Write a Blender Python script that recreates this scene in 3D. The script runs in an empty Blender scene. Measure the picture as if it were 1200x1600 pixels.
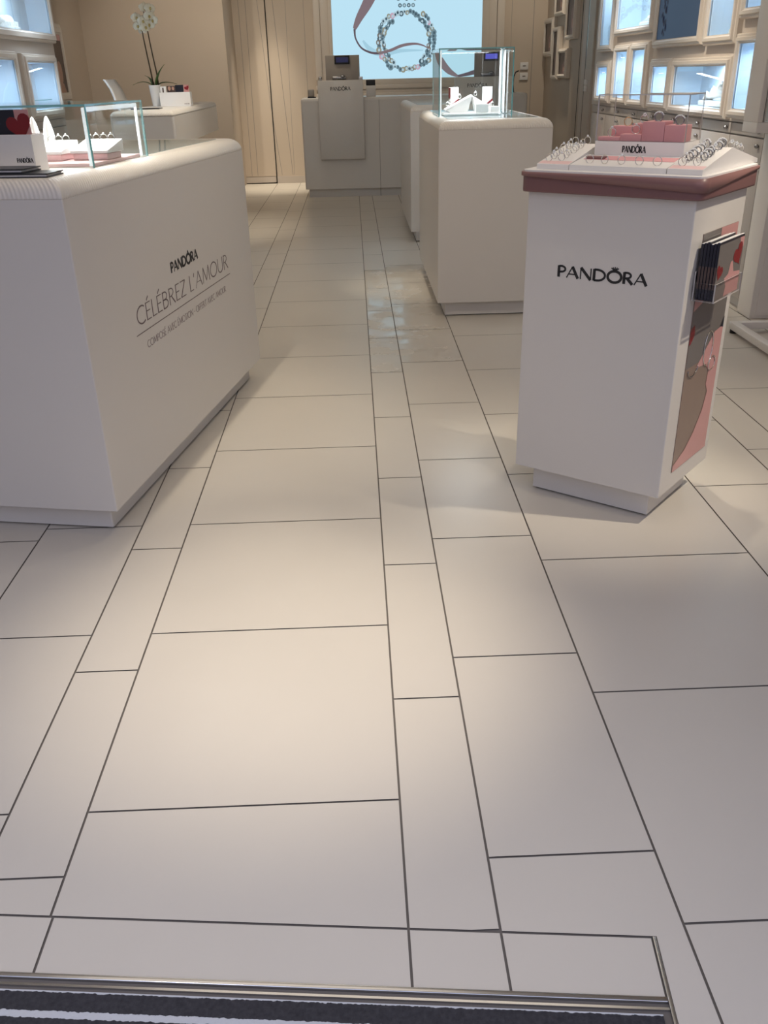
import bpy, bmesh, math, random
from mathutils import Vector, Matrix
random.seed(7)
S = bpy.context.scene
COL = S.collection
PI = math.pi

# ------------------------------------------------------------------ camera
cam_data = bpy.data.cameras.new('camera')
cam = bpy.data.objects.new('camera', cam_data)
COL.objects.link(cam)
PITCH, YAW, ROLL, FPX, CAMH = 0.464493, 0.022801, 0.024419, 1367.33, 1.2556
fw = Vector((math.sin(YAW) * math.cos(PITCH), math.cos(YAW) * math.cos(PITCH), -math.sin(PITCH)))
rt = fw.cross(Vector((0, 0, 1))).normalized()
dn = fw.cross(rt)
r2 = math.cos(ROLL) * rt + math.sin(ROLL) * dn
d2 = math.cos(ROLL) * dn - math.sin(ROLL) * rt
m = Matrix((r2, -d2, -fw)).transposed().to_4x4()
m.translation = Vector((0, 0, CAMH))
cam.matrix_world = m
cam_data.sensor_fit = 'AUTO'
cam_data.sensor_width = 36
cam_data.lens = FPX / 1600 * 36
cam_data.clip_start = 0.02
S.camera = cam

# ------------------------------------------------------------------ colour management, world
S.view_settings.view_transform = 'Standard'
S.view_settings.look = 'None'
S.view_settings.exposure = 0.0
S.view_settings.gamma = 1.0
S.view_settings.use_curve_mapping = False
W = bpy.data.worlds.new('daylight')
S.world = W
W.use_nodes = True
wn = W.node_tree
bg = wn.nodes['Background']
# overcast street daylight, brighter towards the zenith (CIE overcast sky)
wc = wn.nodes.new('ShaderNodeTexCoord')
ws_ = wn.nodes.new('ShaderNodeSeparateXYZ')
wm = wn.nodes.new('ShaderNodeMath')
wm.operation = 'MULTIPLY_ADD'
wm.use_clamp = False
wx = wn.nodes.new('ShaderNodeMath')
wx.operation = 'MAXIMUM'
wx.inputs[1].default_value = 0.0
SKY = 0.26
wm.inputs[1].default_value = 1.3
wm.inputs[2].default_value = SKY
wn.links.new(wc.outputs['Generated'], ws_.inputs[0])
wn.links.new(ws_.outputs['Z'], wx.inputs[0])
wn.links.new(wx.outputs[0], wm.inputs[0])
wn.links.new(wm.outputs[0], bg.inputs[1])
wr_ = wn.nodes.new('ShaderNodeMix')
wr_.data_type = 'RGBA'
wr_.inputs['A'].default_value = (0.92, 0.87, 0.96, 1)
wr_.inputs['B'].default_value = (0.62, 0.71, 1.0, 1)
wn.links.new(wx.outputs[0], wr_.inputs['Factor'])
wn.links.new(wr_.outputs['Result'], bg.inputs[0])

# ------------------------------------------------------------------ lights (ceiling spots of the shop, plus added fill spots)
CEIL = 2.95
WARM = (1.0, 0.88, 0.70)
SPOTS = [  # x, y, target x, y, energy, full angle deg, blend
    (-0.18, 1.72, -0.20, 1.82, 225, 32, 1.0),
    (-0.55, 0.95, -0.50, 1.00, 72, 60, 1.0, 2.9, (0.97, 0.95, 1.0)),  # added cool fill, lifts the floor at the entrance
    (-0.76, 2.80, -0.62, 3.35, 120, 50, 1.0),
    (1.05, 3.20, 1.30, 2.95, 85, 44, 1.0),
    (2.25, 1.95, 0.76, 2.64, 230, 25, 1.0),
    (0.66, 2.15, 0.66, 3.10, 32, 36, 1.0),
    (0.60, 2.90, 0.72, 5.40, 45, 34, 1.0),  # added fill, brightens the front of the plinth
    (0.90, 3.60, -0.95, 3.20, 40, 44, 1.0),  # added fill for the right face of the sales counter
    (-0.45, 4.8, -0.50, 4.7, 14, 40, 1.0),
    (0.30, 5.95, 0.40, 5.85, 90, 24, 1.0),
    (1.0, 5.4, 2.3, 5.9, 165, 50, 1.0),
    (1.0, 7.4, 2.3, 7.6, 165, 50, 1.0),
    (-0.85, 7.4, -1.65, 8.4, 170, 50, 1.0),
    (-0.95, 11.80, -0.95, 11.84, 280, 40, 1.0),
    (2.15, 11.0, 2.40, 11.05, 110, 30, 1.0),
    (-2.0, 4.3, -1.9, 4.2, 80, 60, 1.0),
    (-1.9, 9.6, -2.2, 12.4, 80, 84, 1.0),  # added wash to brighten the beige wall at the left rear
    (-0.6, 10.3, -0.7, 12.6, 60, 100, 1.0),  # added soft wash to brighten the door and back wall
    (2.1, 10.8, 2.2, 13.4, 40, 70, 1.0),  # added wash to brighten the right part of the back wall
]


def spot(x, y, tx, ty, e, ang, blend, z=CEIL - 0.05, col=WARM, rad=0.035):
    l = bpy.data.lights.new('ceiling_or_fill_spot', 'SPOT')
    l.energy = e
    l.color = col
    l.spot_size = math.radians(ang)
    l.spot_blend = blend
    l.shadow_soft_size = rad
    o = bpy.data.objects.new('ceiling_or_fill_spot', l)
    o.location = (x, y, z)
    o.rotation_euler = (Vector((tx, ty, 0)) - Vector((x, y, z))).to_track_quat('-Z', 'Y').to_euler()
    COL.objects.link(o)
    return o


def area(loc, direction, sx, sy, e, col, name='case_light'):
    l = bpy.data.lights.new(name, 'AREA')
    l.shape = 'RECTANGLE'
    l.size, l.size_y = sx, sy
    l.energy = e
    l.color = col
    o = bpy.data.objects.new(name, l)
    o.location = loc
    o.rotation_euler = Vector(direction).to_track_quat('-Z', 'Y').to_euler()
    COL.objects.link(o)
    return o


for s in SPOTS:
    spot(*s)
# unseen area lights added under the ceiling for soft warm fill
for (x, y, e) in ((0.0, 2.6, 10), (0.0, 5.5, 17), (0.0, 9.0, 7)):
    area((x, y, CEIL - 0.02), (0, 0, -1), 2.4, 1.6, e, (1.0, 0.86, 0.68), 'ambient_fill_light')

# ------------------------------------------------------------------ materials
MAT = {}


def mat(name, col, rough=0.5, metal=0.0, spec=0.5, emit=None, estr=0.0, bump=None, noise=None, coat=0.0):
    m = bpy.data.materials.new(name)
    m.use_nodes = True
    nt = m.node_tree
    b = nt.nodes['Principled BSDF']
    b.inputs['Base Color'].default_value = (*col, 1)
    b.inputs['Roughness'].default_value = rough
    b.inputs['Metallic'].default_value = metal
    b.inputs['Specular IOR Level'].default_value = spec
    b.inputs['Coat Weight'].default_value = coat
    if emit:
        b.inputs['Emission Color'].default_value = (*emit, 1)
        b.inputs['Emission Strength'].default_value = estr
    tc = nt.nodes.new('ShaderNodeTexCoord')
    if noise:                                   # scale, amount: mild tone variation of the material itself
        n = nt.nodes.new('ShaderNodeTexNoise')
        n.inputs['Scale'].default_value = noise[0]
        n.inputs['Detail'].default_value = 5
        mx = nt.nodes.new('ShaderNodeMix')
        mx.data_type = 'RGBA'
        mx.inputs['A'].default_value = (*[c * (1 - noise[1]) for c in col], 1)
        mx.inputs['B'].default_value = (*[min(1, c * (1 + noise[1])) for c in col], 1)
        nt.links.new(tc.outputs['Object'], n.inputs['Vector'])
        nt.links.new(n.outputs['Fac'], mx.inputs['Factor'])
        nt.links.new(mx.outputs['Result'], b.inputs['Base Color'])
    if bump:                                    # scale, strength
        n = nt.nodes.new('ShaderNodeTexNoise')
        n.inputs['Scale'].default_value = bump[0]
        n.inputs['Detail'].default_value = 3
        bp = nt.nodes.new('ShaderNodeBump')
        bp.inputs['Strength'].default_value = bump[1]
        bp.inputs['Distance'].default_value = 0.002
        nt.links.new(tc.outputs['Object'], n.inputs['Vector'])
        nt.links.new(n.outputs['Fac'], bp.inputs['Height'])
        nt.links.new(bp.outputs['Normal'], b.inputs['Normal'])
    MAT[name] = m
    return m


def glass_mat(name, tint=(0.97, 0.99, 0.985), refl=(1, 1, 1), ior=1.5, rough=0.01):
    m = bpy.data.materials.new(name)
    m.use_nodes = True
    nt = m.node_tree
    nt.nodes.remove(nt.nodes['Principled BSDF'])
    out = nt.nodes['Material Output']
    t = nt.nodes.new('ShaderNodeBsdfTransparent')
    t.inputs[0].default_value = (*tint, 1)
    g = nt.nodes.new('ShaderNodeBsdfGlossy')
    g.inputs['Color'].default_value = (*refl, 1)
    g.inputs['Roughness'].default_value = rough
    fr = nt.nodes.new('ShaderNodeFresnel')
    fr.inputs['IOR'].default_value = ior
    mx = nt.nodes.new('ShaderNodeMixShader')
    geo = nt.nodes.new('ShaderNodeNewGeometry')
    inv = nt.nodes.new('ShaderNodeMath'); inv.operation = 'SUBTRACT'
    inv.inputs[0].default_value = 1.0
    nt.links.new(geo.outputs['Backfacing'], inv.inputs[1])
    ml = nt.nodes.new('ShaderNodeMath'); ml.operation = 'MULTIPLY'
    nt.links.new(fr.outputs[0], ml.inputs[0])
    nt.links.new(inv.outputs[0], ml.inputs[1])
    nt.links.new(ml.outputs[0], mx.inputs[0])
    nt.links.new(t.outputs[0], mx.inputs[1])
    nt.links.new(g.outputs[0], mx.inputs[2])
    nt.links.new(mx.outputs[0], out.inputs['Surface'])
    MAT[name] = m
    return m


def ribbed(name, col, rough, scale, strength):
    m = mat(name, col, rough)
    nt = m.node_tree
    b = nt.nodes['Principled BSDF']
    tc = nt.nodes.new('ShaderNodeTexCoord')
    hs = None
    sep = nt.nodes.new('ShaderNodeSeparateXYZ')
    nt.links.new(tc.outputs['Object'], sep.inputs[0])
    add = nt.nodes.new('ShaderNodeMath')
    add.operation = 'ADD'
    nt.links.new(sep.outputs['X'], add.inputs[0])
    nt.links.new(sep.outputs['Y'], add.inputs[1])
    mul = nt.nodes.new('ShaderNodeMath')
    mul.operation = 'MULTIPLY'
    mul.inputs[1].default_value = scale
    nt.links.new(add.outputs[0], mul.inputs[0])
    sn = nt.nodes.new('ShaderNodeMath')
    sn.operation = 'SINE'
    nt.links.new(mul.outputs[0], sn.inputs[0])
    bp = nt.nodes.new('ShaderNodeBump')
    bp.inputs['Strength'].default_value = strength
    bp.inputs['Distance'].default_value = 0.002
    nt.links.new(sn.outputs[0], bp.inputs['Height'])
    nt.links.new(bp.outputs['Normal'], b.inputs['Normal'])
    return m


mat('tile', (0.60, 0.555, 0.49), 0.30, spec=0.45, noise=(3.5, 0.035), bump=(160, 0.03))
m = mat('tile_worn', (0.60, 0.555, 0.49), 0.3, spec=0.45)      # tiles polished by footfall in an uneven patch
_nt = m.node_tree
_tc = _nt.nodes.new('ShaderNodeTexCoord')
_n = _nt.nodes.new('ShaderNodeTexNoise')
_n.inputs['Scale'].default_value = 5.0
_n.inputs['Detail'].default_value = 8
_mr = _nt.nodes.new('ShaderNodeMapRange')
_mr.inputs['From Min'].default_value = 0.40
_mr.inputs['From Max'].default_value = 0.60
_mr.inputs['To Min'].default_value = 0.07
_mr.inputs['To Max'].default_value = 0.32
_nt.links.new(_tc.outputs['Object'], _n.inputs['Vector'])
_nt.links.new(_n.outputs['Fac'], _mr.inputs['Value'])
_nt.links.new(_mr.outputs['Result'], _nt.nodes['Principled BSDF'].inputs['Roughness'])
mat('grout', (0.15, 0.13, 0.115), 0.9)
mat('lacquer', (0.68, 0.65, 0.615), 0.32, spec=0.4, noise=(2.0, 0.012))
mat('lacquer_satin', (0.74, 0.70, 0.66), 0.45, spec=0.4, noise=(2.0, 0.012))
ribbed('ribbed_edge', (0.74, 0.70, 0.65), 0.38, 2 * PI / 0.0125, 0.35)
mat('kick', (0.66, 0.635, 0.61), 0.4)
mat('beige_wall', (0.50, 0.42, 0.345), 0.7, noise=(4, 0.02), bump=(90, 0.05))
mat('panel_wall', (0.60, 0.51, 0.42), 0.55, noise=(4, 0.02))
mat('facade', (0.56, 0.50, 0.45), 0.5, noise=(3, 0.02))
mat('frame_paint', (0.68, 0.61, 0.54), 0.4, noise=(3, 0.02))
mat('cabinet_paint', (0.45, 0.41, 0.38), 0.42, noise=(3, 0.02))
mat('case_lining', (0.58, 0.68, 0.78), 0.6)
mat('dark_gap', (0.03, 0.027, 0.025), 0.9)
mat('ceiling_paint', (0.75, 0.71, 0.66), 0.8, noise=(3, 0.01))
mat('pavement', (0.25, 0.25, 0.26), 0.85, noise=(5, 0.15))
mat('ink', (0.012, 0.012, 0.014), 0.5)
mat('ink_soft', (0.16, 0.12, 0.12), 0.6)
mat('ink_pale', (0.30, 0.24, 0.24), 0.6)
mat('mauve_ribbon', (0.245, 0.125, 0.12), 0.38, spec=0.5, noise=(8, 0.06))
mat('mauve_dark', (0.205, 0.10, 0.10), 0.42, noise=(8, 0.06))
mat('pink', (0.72, 0.36, 0.38), 0.6, noise=(6, 0.03))
mat('pink_pale', (0.80, 0.56, 0.56), 0.6, noise=(6, 0.03))
mat('white_card', (0.80, 0.78, 0.77), 0.5)
mat('white_gloss', (0.82, 0.81, 0.80), 0.2)
mat('steel', (0.62, 0.63, 0.66), 0.22, metal=1.0)
mat('silver', (0.78, 0.77, 0.75), 0.16, metal=1.0)
mat('dark_silver', (0.36, 0.36, 0.37), 0.25, metal=1.0)
mat('gold', (0.80, 0.56, 0.30), 0.2, metal=1.0)
mat('crystal', (0.85, 0.87, 0.90), 0.08, spec=0.9, coat=1.0)
mat('black', (0.014, 0.015, 0.02), 0.35)
mat('navy', (0.010, 0.011, 0.024), 0.35)
mat('grey_print', (0.17, 0.155, 0.15), 0.10, noise=(5, 0.08))
mat('brown_print', (0.26, 0.185, 0.15), 0.10, noise=(4, 0.12))
mat('pink_print', (0.62, 0.32, 0.31), 0.10, noise=(5, 0.05))
mat('red', (0.22, 0.008, 0.015), 0.28)
mat('skin_print', (0.45, 0.26, 0.19), 0.4, noise=(20, 0.15))
mat('dark_print', (0.085, 0.055, 0.05), 0.35, noise=(12, 0.3))
mat('rose_print', (0.22, 0.13, 0.125), 0.35, noise=(14, 0.25))
mat('grey_plastic', (0.33, 0.295, 0.26), 0.45)
mat('screen_off', (0.012, 0.013, 0.022), 0.2, emit=(0.12, 0.13, 0.45), estr=0.10)
mat('leaf', (0.05, 0.11, 0.035), 0.35, noise=(12, 0.3))
mat('stem', (0.055, 0.04, 0.025), 0.6)
mat('petal', (0.82, 0.78, 0.64), 0.55)
mat('petal_heart', (0.55, 0.42, 0.15), 0.5)
mat('soil', (0.05, 0.035, 0.025), 0.9)
mat('rubber', (0.02, 0.02, 0.02), 0.8)
glass_mat('glass')
glass_mat('acrylic', (0.985, 0.98, 0.98), ior=1.45)
mat('glass_edge', (0.20, 0.50, 0.52), 0.15, coat=1.0)
mat('acrylic_edge', (0.52, 0.50, 0.50), 0.2, coat=1.0)
mat('glass_top', (0.36, 0.45, 0.48), 0.06, spec=0.5)
mat('led', (0.9, 0.95, 1.0), 0.4, emit=(0.92, 0.94, 0.95), estr=0.5)
mat('lightbox', (0.0, 0.0, 0.0), 0.5, spec=0.15, emit=(0.50, 0.76, 0.90), estr=1.0)


def backlit(name, col, k=1.0):
    return mat(name, (0.02, 0.02, 0.02), 0.5, spec=0.15, emit=col, estr=k)


backlit('print_ribbon', (0.20, 0.15, 0.17))
backlit('print_ribbon_dark', (0.10, 0.075, 0.095))
backlit('print_steel', (0.15, 0.24, 0.29))
backlit('print_steel_dark', (0.06, 0.105, 0.135))
backlit('print_pale', (0.42, 0.58, 0.66))
backlit('print_gold', (0.27, 0.27, 0.21))
backlit('print_pink', (0.52, 0.36, 0.46))
backlit('print_bronze', (0.17, 0.15, 0.13))
backlit('print_shade', (0.36, 0.60, 0.73))
backlit('screen_navy', (0.035, 0.060, 0.10))
backlit('screen_blue', (0.085, 0.135, 0.20))
backlit('screen_beads', (0.012, 0.015, 0.03))

# carpet of the entrance mat: black and light stripes along its own x axis
m = mat('mat_carpet', (0.02, 0.02, 0.025), 0.95)
nt = m.node_tree
b = nt.nodes['Principled BSDF']
tc = nt.nodes.new('ShaderNodeTexCoord')
sep = nt.nodes.new('ShaderNodeSeparateXYZ')
nt.links.new(tc.outputs['Object'], sep.inputs[0])
nz = nt.nodes.new('ShaderNodeTexNoise')
nz.inputs['Scale'].default_value = 140
nz.inputs['Detail'].default_value = 3
nt.links.new(tc.outputs['Object'], nz.inputs['Vector'])
ma = nt.nodes.new('ShaderNodeMath'); ma.operation = 'MULTIPLY_ADD'
ma.inputs[1].default_value = 0.006
nt.links.new(nz.outputs['Fac'], ma.inputs[0])
nt.links.new(sep.outputs['Y'], ma.inputs[2])
md = nt.nodes.new('ShaderNodeMath'); md.operation = 'PINGPONG'
md.inputs[1].default_value = 0.0205
nt.links.new(ma.outputs[0], md.inputs[0])
lt = nt.nodes.new('ShaderNodeMath'); lt.operation = 'LESS_THAN'
lt.inputs[1].default_value = 0.0055
nt.links.new(md.outputs[0], lt.inputs[0])
mx = nt.nodes.new('ShaderNodeMix'); mx.data_type = 'RGBA'
dk = nt.nodes.new('ShaderNodeMix'); dk.data_type = 'RGBA'
dk.inputs['A'].default_value = (0.012, 0.012, 0.016, 1)
dk.inputs['B'].default_value = (0.055, 0.052, 0.06, 1)
nt.links.new(nz.outputs['Fac'], dk.inputs['Factor'])
nt.links.new(lt.outputs[0], mx.inputs['Factor'])
nt.links.new(dk.outputs['Result'], mx.inputs['A'])
mx.inputs['B'].default_value = (0.52, 0.53, 0.56, 1)
nt.links.new(mx.outputs['Result'], b.inputs['Base Color'])
bp = nt.nodes.new('ShaderNodeBump'); bp.inputs['Strength'].default_value = 0.6
bp.inputs['Distance'].default_value = 0.003
nt.links.new(nz.outputs['Fac'], bp.inputs['Height'])
nt.links.new(bp.outputs['Normal'], b.inputs['Normal'])

# ------------------------------------------------------------------ mesh helpers


class MB:
    """collects shapes, then links them as ONE mesh object"""

    def __init__(self, *mats):
        self.bm = bmesh.new()
        self.mats = list(mats)

    def mi(self, name):
        if name is None:
            return 0
        if name not in self.mats:
            self.mats.append(name)
        return self.mats.index(name)

    def face(self, pts, mt=None, smooth=False):
        vs = [self.bm.verts.new(p) for p in pts]
        try:
            f = self.bm.faces.new(vs)
        except ValueError:
            return None
        f.material_index = self.mi(mt)
        f.smooth = smooth
        return f

    def hexa(self, P, mt=None):
        vs = [self.bm.verts.new(p) for p in P]
        for idx in ((3, 2, 1, 0), (4, 5, 6, 7), (0, 1, 5, 4), (1, 2, 6, 5), (2, 3, 7, 6), (3, 0, 4, 7)):
            f = self.bm.faces.new([vs[i] for i in idx])
            f.material_index = self.mi(mt)

    def box(self, x0, x1, y0, y1, z0, z1, mt=None, bev=0.0, seg=2):
        x0, x1 = min(x0, x1), max(x0, x1)
        y0, y1 = min(y0, y1), max(y0, y1)
        z0, z1 = min(z0, z1), max(z0, z1)
        if bev <= 0:
            self.hexa([(x0, y0, z0), (x1, y0, z0), (x1, y1, z0), (x0, y1, z0),
                       (x0, y0, z1), (x1, y0, z1), (x1, y1, z1), (x0, y1, z1)], mt)
            return self
        t = bmesh.new()
        vs = [t.verts.new(p) for p in [(x0, y0, z0), (x1, y0, z0), (x1, y1, z0), (x0, y1, z0),
                                       (x0, y0, z1), (x1, y0, z1), (x1, y1, z1), (x0, y1, z1)]]
        for idx in ((3, 2, 1, 0), (4, 5, 6, 7), (0, 1, 5, 4), (1, 2, 6, 5), (2, 3, 7, 6), (3, 0, 4, 7)):
            t.faces.new([vs[i] for i in idx])
        bmesh.ops.bevel(t, geom=list(t.edges), offset=bev, segments=seg, profile=0.5, affect='EDGES')
        self.merge(t, mt, smooth=True)
        return self

    def merge(self, t, mt=None, smooth=False, M=None):
        if M is not None:
            t.transform(M)
        mp = {}
        for v in t.verts:
            mp[v] = self.bm.verts.new(v.co)
        k = self.mi(mt)
        for f in t.faces:
            try:
                g = self.bm.faces.new([mp[v] for v in f.verts])
            except ValueError:
                continue
            g.material_index = k
            g.smooth = smooth
        t.free()

    def loft(self, rings, mt=None, cap0=True, cap1=True, smooth=True, closed=True):
        k = self.mi(mt)
        R = [[self.bm.verts.new(p) for p in r] for r in rings]
        n = len(R[0])
        for a, c in zip(R[:-1], R[1:]):
            for i in range(n if closed else n - 1):
                j = (i + 1) % n
                f = self.bm.faces.new((a[i], a[j], c[j], c[i]))
                f.material_index = k
                f.smooth = smooth
        if cap0:
            f = self.bm.faces.new(R[0][::-1]); f.material_index = k
        if cap1:
            f = self.bm.faces.new(R[-1]); f.material_index = k
        return self

    def tube(self, pts, r, n=8, mt=None, caps=True):
        pts = [Vector(p) for p in pts]
        rr_ = r if isinstance(r, (list, tuple)) else [r] * len(pts)
        rings = []
        prev = None
        for i, p in enumerate(pts):
            d = (pts[min(i + 1, len(pts) - 1)] - pts[max(i - 1, 0)]).normalized()
            if prev is None:
                up = Vector((0, 0, 1)) if abs(d.z) < 0.9 else Vector((1, 0, 0))
                a = d.cross(up).normalized()
            else:
                a = (prev - d * prev.dot(d)).normalized()
            prev = a
            c = d.cross(a)
            rings.append([p + a * (rr_[i] * math.cos(2 * PI * t / n)) + c * (rr_[i] * math.sin(2 * PI * t / n)) for t in range(n)])
        return self.loft(rings, mt, caps, caps)

    def lathe(self, prof, n=24, c=(0, 0, 0), mt=None, cap0=True, cap1=True):
        rings = [[(c[0] + r * math.cos(2 * PI * t / n), c[1] + r * math.sin(2 * PI * t / n), c[2] + z) for t in range(n)] for r, z in prof]
        return self.loft(rings, mt, cap0, cap1)

    def ball(self, c, r, mt=None, n=12, sc=(1, 1, 1)):
        t = bmesh.new()
        bmesh.ops.create_uvsphere(t, u_segments=n, v_segments=max(6, n // 2 + 2), radius=r)
        self.merge(t, mt, True, Matrix.Translation(c) @ Matrix.Diagonal((*sc, 1)))
        return self

    def torus(self, R, r, M, mt=None, n=20, k=7, sx=1.0):
        rings = []
        vs = []
        for i in range(n):
            a = 2 * PI * i / n
            row = []
            for j in range(k):
                b_ = 2 * PI * j / k
                p = Vector(((R + r * math.cos(b_)) * math.cos(a), sx * r * math.sin(b_), (R + r * math.cos(b_)) * math.sin(a)))
                row.append(self.bm.verts.new(M @ p))
            vs.append(row)
        km = self.mi(mt)
        for i in range(n):
            for j in range(k):
                f = self.bm.faces.new((vs[i][j], vs[(i + 1) % n][j], vs[(i + 1) % n][(j + 1) % k], vs[i][(j + 1) % k]))
                f.material_index = km
                f.smooth = True
        return self

    def pane(self, x0, x1, y0, y1, z0, z1, faces='glass', edges='glass_edge'):
        d = [x1 - x0, y1 - y0, z1 - z0]
        ax = d.index(min(d))
        P = [(x0, y0, z0), (x1, y0, z0), (x1, y1, z0), (x0, y1, z0), (x0, y0, z1), (x1, y0, z1), (x1, y1, z1), (x0, y1, z1)]
        vs = [self.bm.verts.new(p) for p in P]
        for idx, fa in (((3, 2, 1, 0), 2), ((4, 5, 6, 7), 2), ((0, 1, 5, 4), 1), ((2, 3, 7, 6), 1), ((1, 2, 6, 5), 0), ((3, 0, 4, 7), 0)):
            f = self.bm.faces.new([vs[i] for i in idx])
            f.material_index = self.mi(faces if fa == ax else edges)
        return self

    def done(self, name, parent=None, loc=None, rotz=None):
        bmesh.ops.recalc_face_normals(self.bm, faces=list(self.bm.faces))
        me = bpy.data.meshes.new(name)
        self.bm.to_mesh(me)
        self.bm.free()
        for n in self.mats:
            me.materials.append(MAT[n])
        o = bpy.data.objects.new(name, me)
        COL.objects.link(o)
        if parent is not None:
            o.parent = parent
        if loc is not None:
            o.location = loc
        if rotz is not None:
            o.rotation_euler = (0, 0, rotz)
        return o


def tag(o, label, cat, group=None):
    o['label'] = label
    o['category'] = cat
    if group:
        o['group'] = group
    return o


def thing(name, label, cat, loc=(0, 0, 0), rotz=0.0, group=None):
    o = bpy.data.objects.new(name, None)
    o.empty_display_size = 0.05
    COL.objects.link(o)
    o.location = loc
    o.rotation_euler = (0, 0, rotz)
    return tag(o, label, cat, group)


def struct(o):
    o['kind'] = 'structure'
    return o


def dup(root, loc, rotz=None, label=None, group=None):
    r = root.copy()
    COL.objects.link(r)
    r.location = loc
    if rotz is not None:
        r.rotation_euler = (0, 0, rotz)
    if label:
        r['label'] = label
    if group:
        r['group'] = group
    for ch in list(root.children):
        c = ch.copy(); COL.objects.link(c); c.parent = r
        for g in list(ch.children):
            d = g.copy(); COL.objects.link(d); d.parent = c
    return r


def rrect(x0, x1, y0, y1, r, z, n=5):
    pts = []
    for cx, cy, a0 in ((x1 - r, y0 + r, -PI / 2), (x1 - r, y1 - r, 0), (x0 + r, y1 - r, PI / 2), (x0 + r, y0 + r, PI)):
        for i in range(n + 1):
            a = a0 + PI / 2 * i / n
            pts.append((cx + r * math.cos(a), cy + r * math.sin(a), z))
    return pts


# ------------------------------------------------------------------ lettering (own stroke alphabet)
def arc(cx, cy, rx, ry, a0, a1, n=14):
    return [(cx + rx * math.cos(math.radians(a0 + (a1 - a0) * i / n)), cy + ry * math.sin(math.radians(a0 + (a1 - a0) * i / n))) for i in range(n + 1)]


TH, TN = 1.0, 0.42     # thick / thin stroke factors
GL = {  # width, strokes (points, weight) on a unit-high letter
    'P': (0.56, [([(0.1, 0), (0.1, 1)], TH), ([(0.1, 0.95)] + arc(0.24, 0.72, 0.26, 0.25, 85, -85) + [(0.1, 0.45)], 0.7)]),
    'A': (0.80, [([(0.04, 0), (0.38, 1)], TN), ([(0.38, 1), (0.74, 0)], TH), ([(0.18, 0.34), (0.6, 0.34)], TN)]),
    'N': (0.82, [([(0.1, 0), (0.1, 1)], TN), ([(0.1, 1), (0.72, 0.0)], TH), ([(0.72, 0.0), (0.72, 1)], TN)]),
    'D': (0.84, [([(0.1, 0), (0.1, 1)], TH), ([(0.1, 0.96)] + arc(0.28, 0.5, 0.47, 0.46, 88, -88) + [(0.1, 0.04)], 0.75)]),
    'O': (0.94, [(arc(0.47, 0.5, 0.4, 0.48, 60, 300), 0.9), (arc(0.47, 0.5, 0.4, 0.48, 300, 420), 0.9)]),
    'R': (0.66, [([(0.1, 0), (0.1, 1)], TH), ([(0.1, 0.95)] + arc(0.24, 0.73, 0.24, 0.23, 85, -85) + [(0.1, 0.48)], 0.7), ([(0.28, 0.48), (0.6, 0.0)], TH)]),
    'C': (0.76, [(arc(0.46, 0.5, 0.4, 0.49, 52, 308), 0.9)]),
    'E': (0.52, [([(0.1, 0), (0.1, 1)], TH), ([(0.1, 0.97), (0.46, 0.97)], TN * 1.4), ([(0.1, 0.52), (0.42, 0.52)], TN * 1.4), ([(0.1, 0.03), (0.47, 0.03)], TN * 1.4)]),
    'L': (0.48, [([(0.1, 0), (0.1, 1)], TH), ([(0.1, 0.03), (0.45, 0.03)], TN * 1.4)]),
    'B': (0.62, [([(0.1, 0), (0.1, 1)], TH), ([(0.1, 0.96)] + arc(0.26, 0.74, 0.22, 0.22, 85, -85) + [(0.1, 0.52)], 0.8), ([(0.1, 0.52)] + arc(0.28, 0.27, 0.26, 0.25, 85, -85) + [(0.1, 0.03)], 0.8)]),
    'Z': (0.62, [([(0.06, 0.97), (0.55, 0.97)], TN * 1.5), ([(0.55, 0.97), (0.06, 0.03)], TH), ([(0.06, 0.03), (0.57, 0.03)], TN * 1.5)]),
    'M': (0.94, [([(0.08, 0), (0.16, 1)], TN * 1.5), ([(0.16, 1), (0.47, 0.1)], TH), ([(0.47, 0.1), (0.78, 1)], TN * 1.5), ([(0.78, 1), (0.86, 0)], TH)]),
    'U': (0.78, [([(0.1, 1), (0.1, 0.35)] + arc(0.39, 0.33, 0.29, 0.31, 180, 360) + [(0.68, 1)], 0.9)]),
    'S': (0.56, [(arc(0.28, 0.74, 0.2, 0.23, 50, 250, 10) + arc(0.28, 0.26, 0.22, 0.24, 80, -140, 10), 0.9)]),
    'V': (0.70, [([(0.03, 1), (0.35, 0)], TH), ([(0.35, 0), (0.66, 1)], TN * 1.5)]),
    'T': (0.60, [([(0.3, 0), (0.3, 1)], TH), ([(0.03, 0.97), (0.57, 0.97)], TN * 1.5)]),
    'I': (0.24, [([(0.12, 0), (0.12, 1)], TH)]),
    'F': (0.50, [([(0.1, 0), (0.1, 1)], TH), ([(0.1, 0.97), (0.46, 0.97)], TN * 1.4), ([(0.1, 0.5), (0.42, 0.5)], TN * 1.4)]),
    "'": (0.22, [([(0.13, 1.02), (0.08, 0.78)], 0.8)]),
    '-': (0.36, [([(0.08, 0.42), (0.28, 0.42)], 0.9)]),
    ' ': (0.34, []),
}
ACC = {'É': 'E', 'Ó': 'O'}
CROWN = [([(0.47, 1.1), (0.47, 1.34)], 0.35), ([(0.43, 1.1), (0.34, 1.30)], 0.35), ([(0.51, 1.1), (0.60, 1.30)], 0.35),
         ([(0.39, 1.09), (0.25, 1.24)], 0.35), ([(0.55, 1.09), (0.69, 1.24)], 0.35), ([(0.36, 1.07), (0.58, 1.07)], 0.5)]


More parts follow.
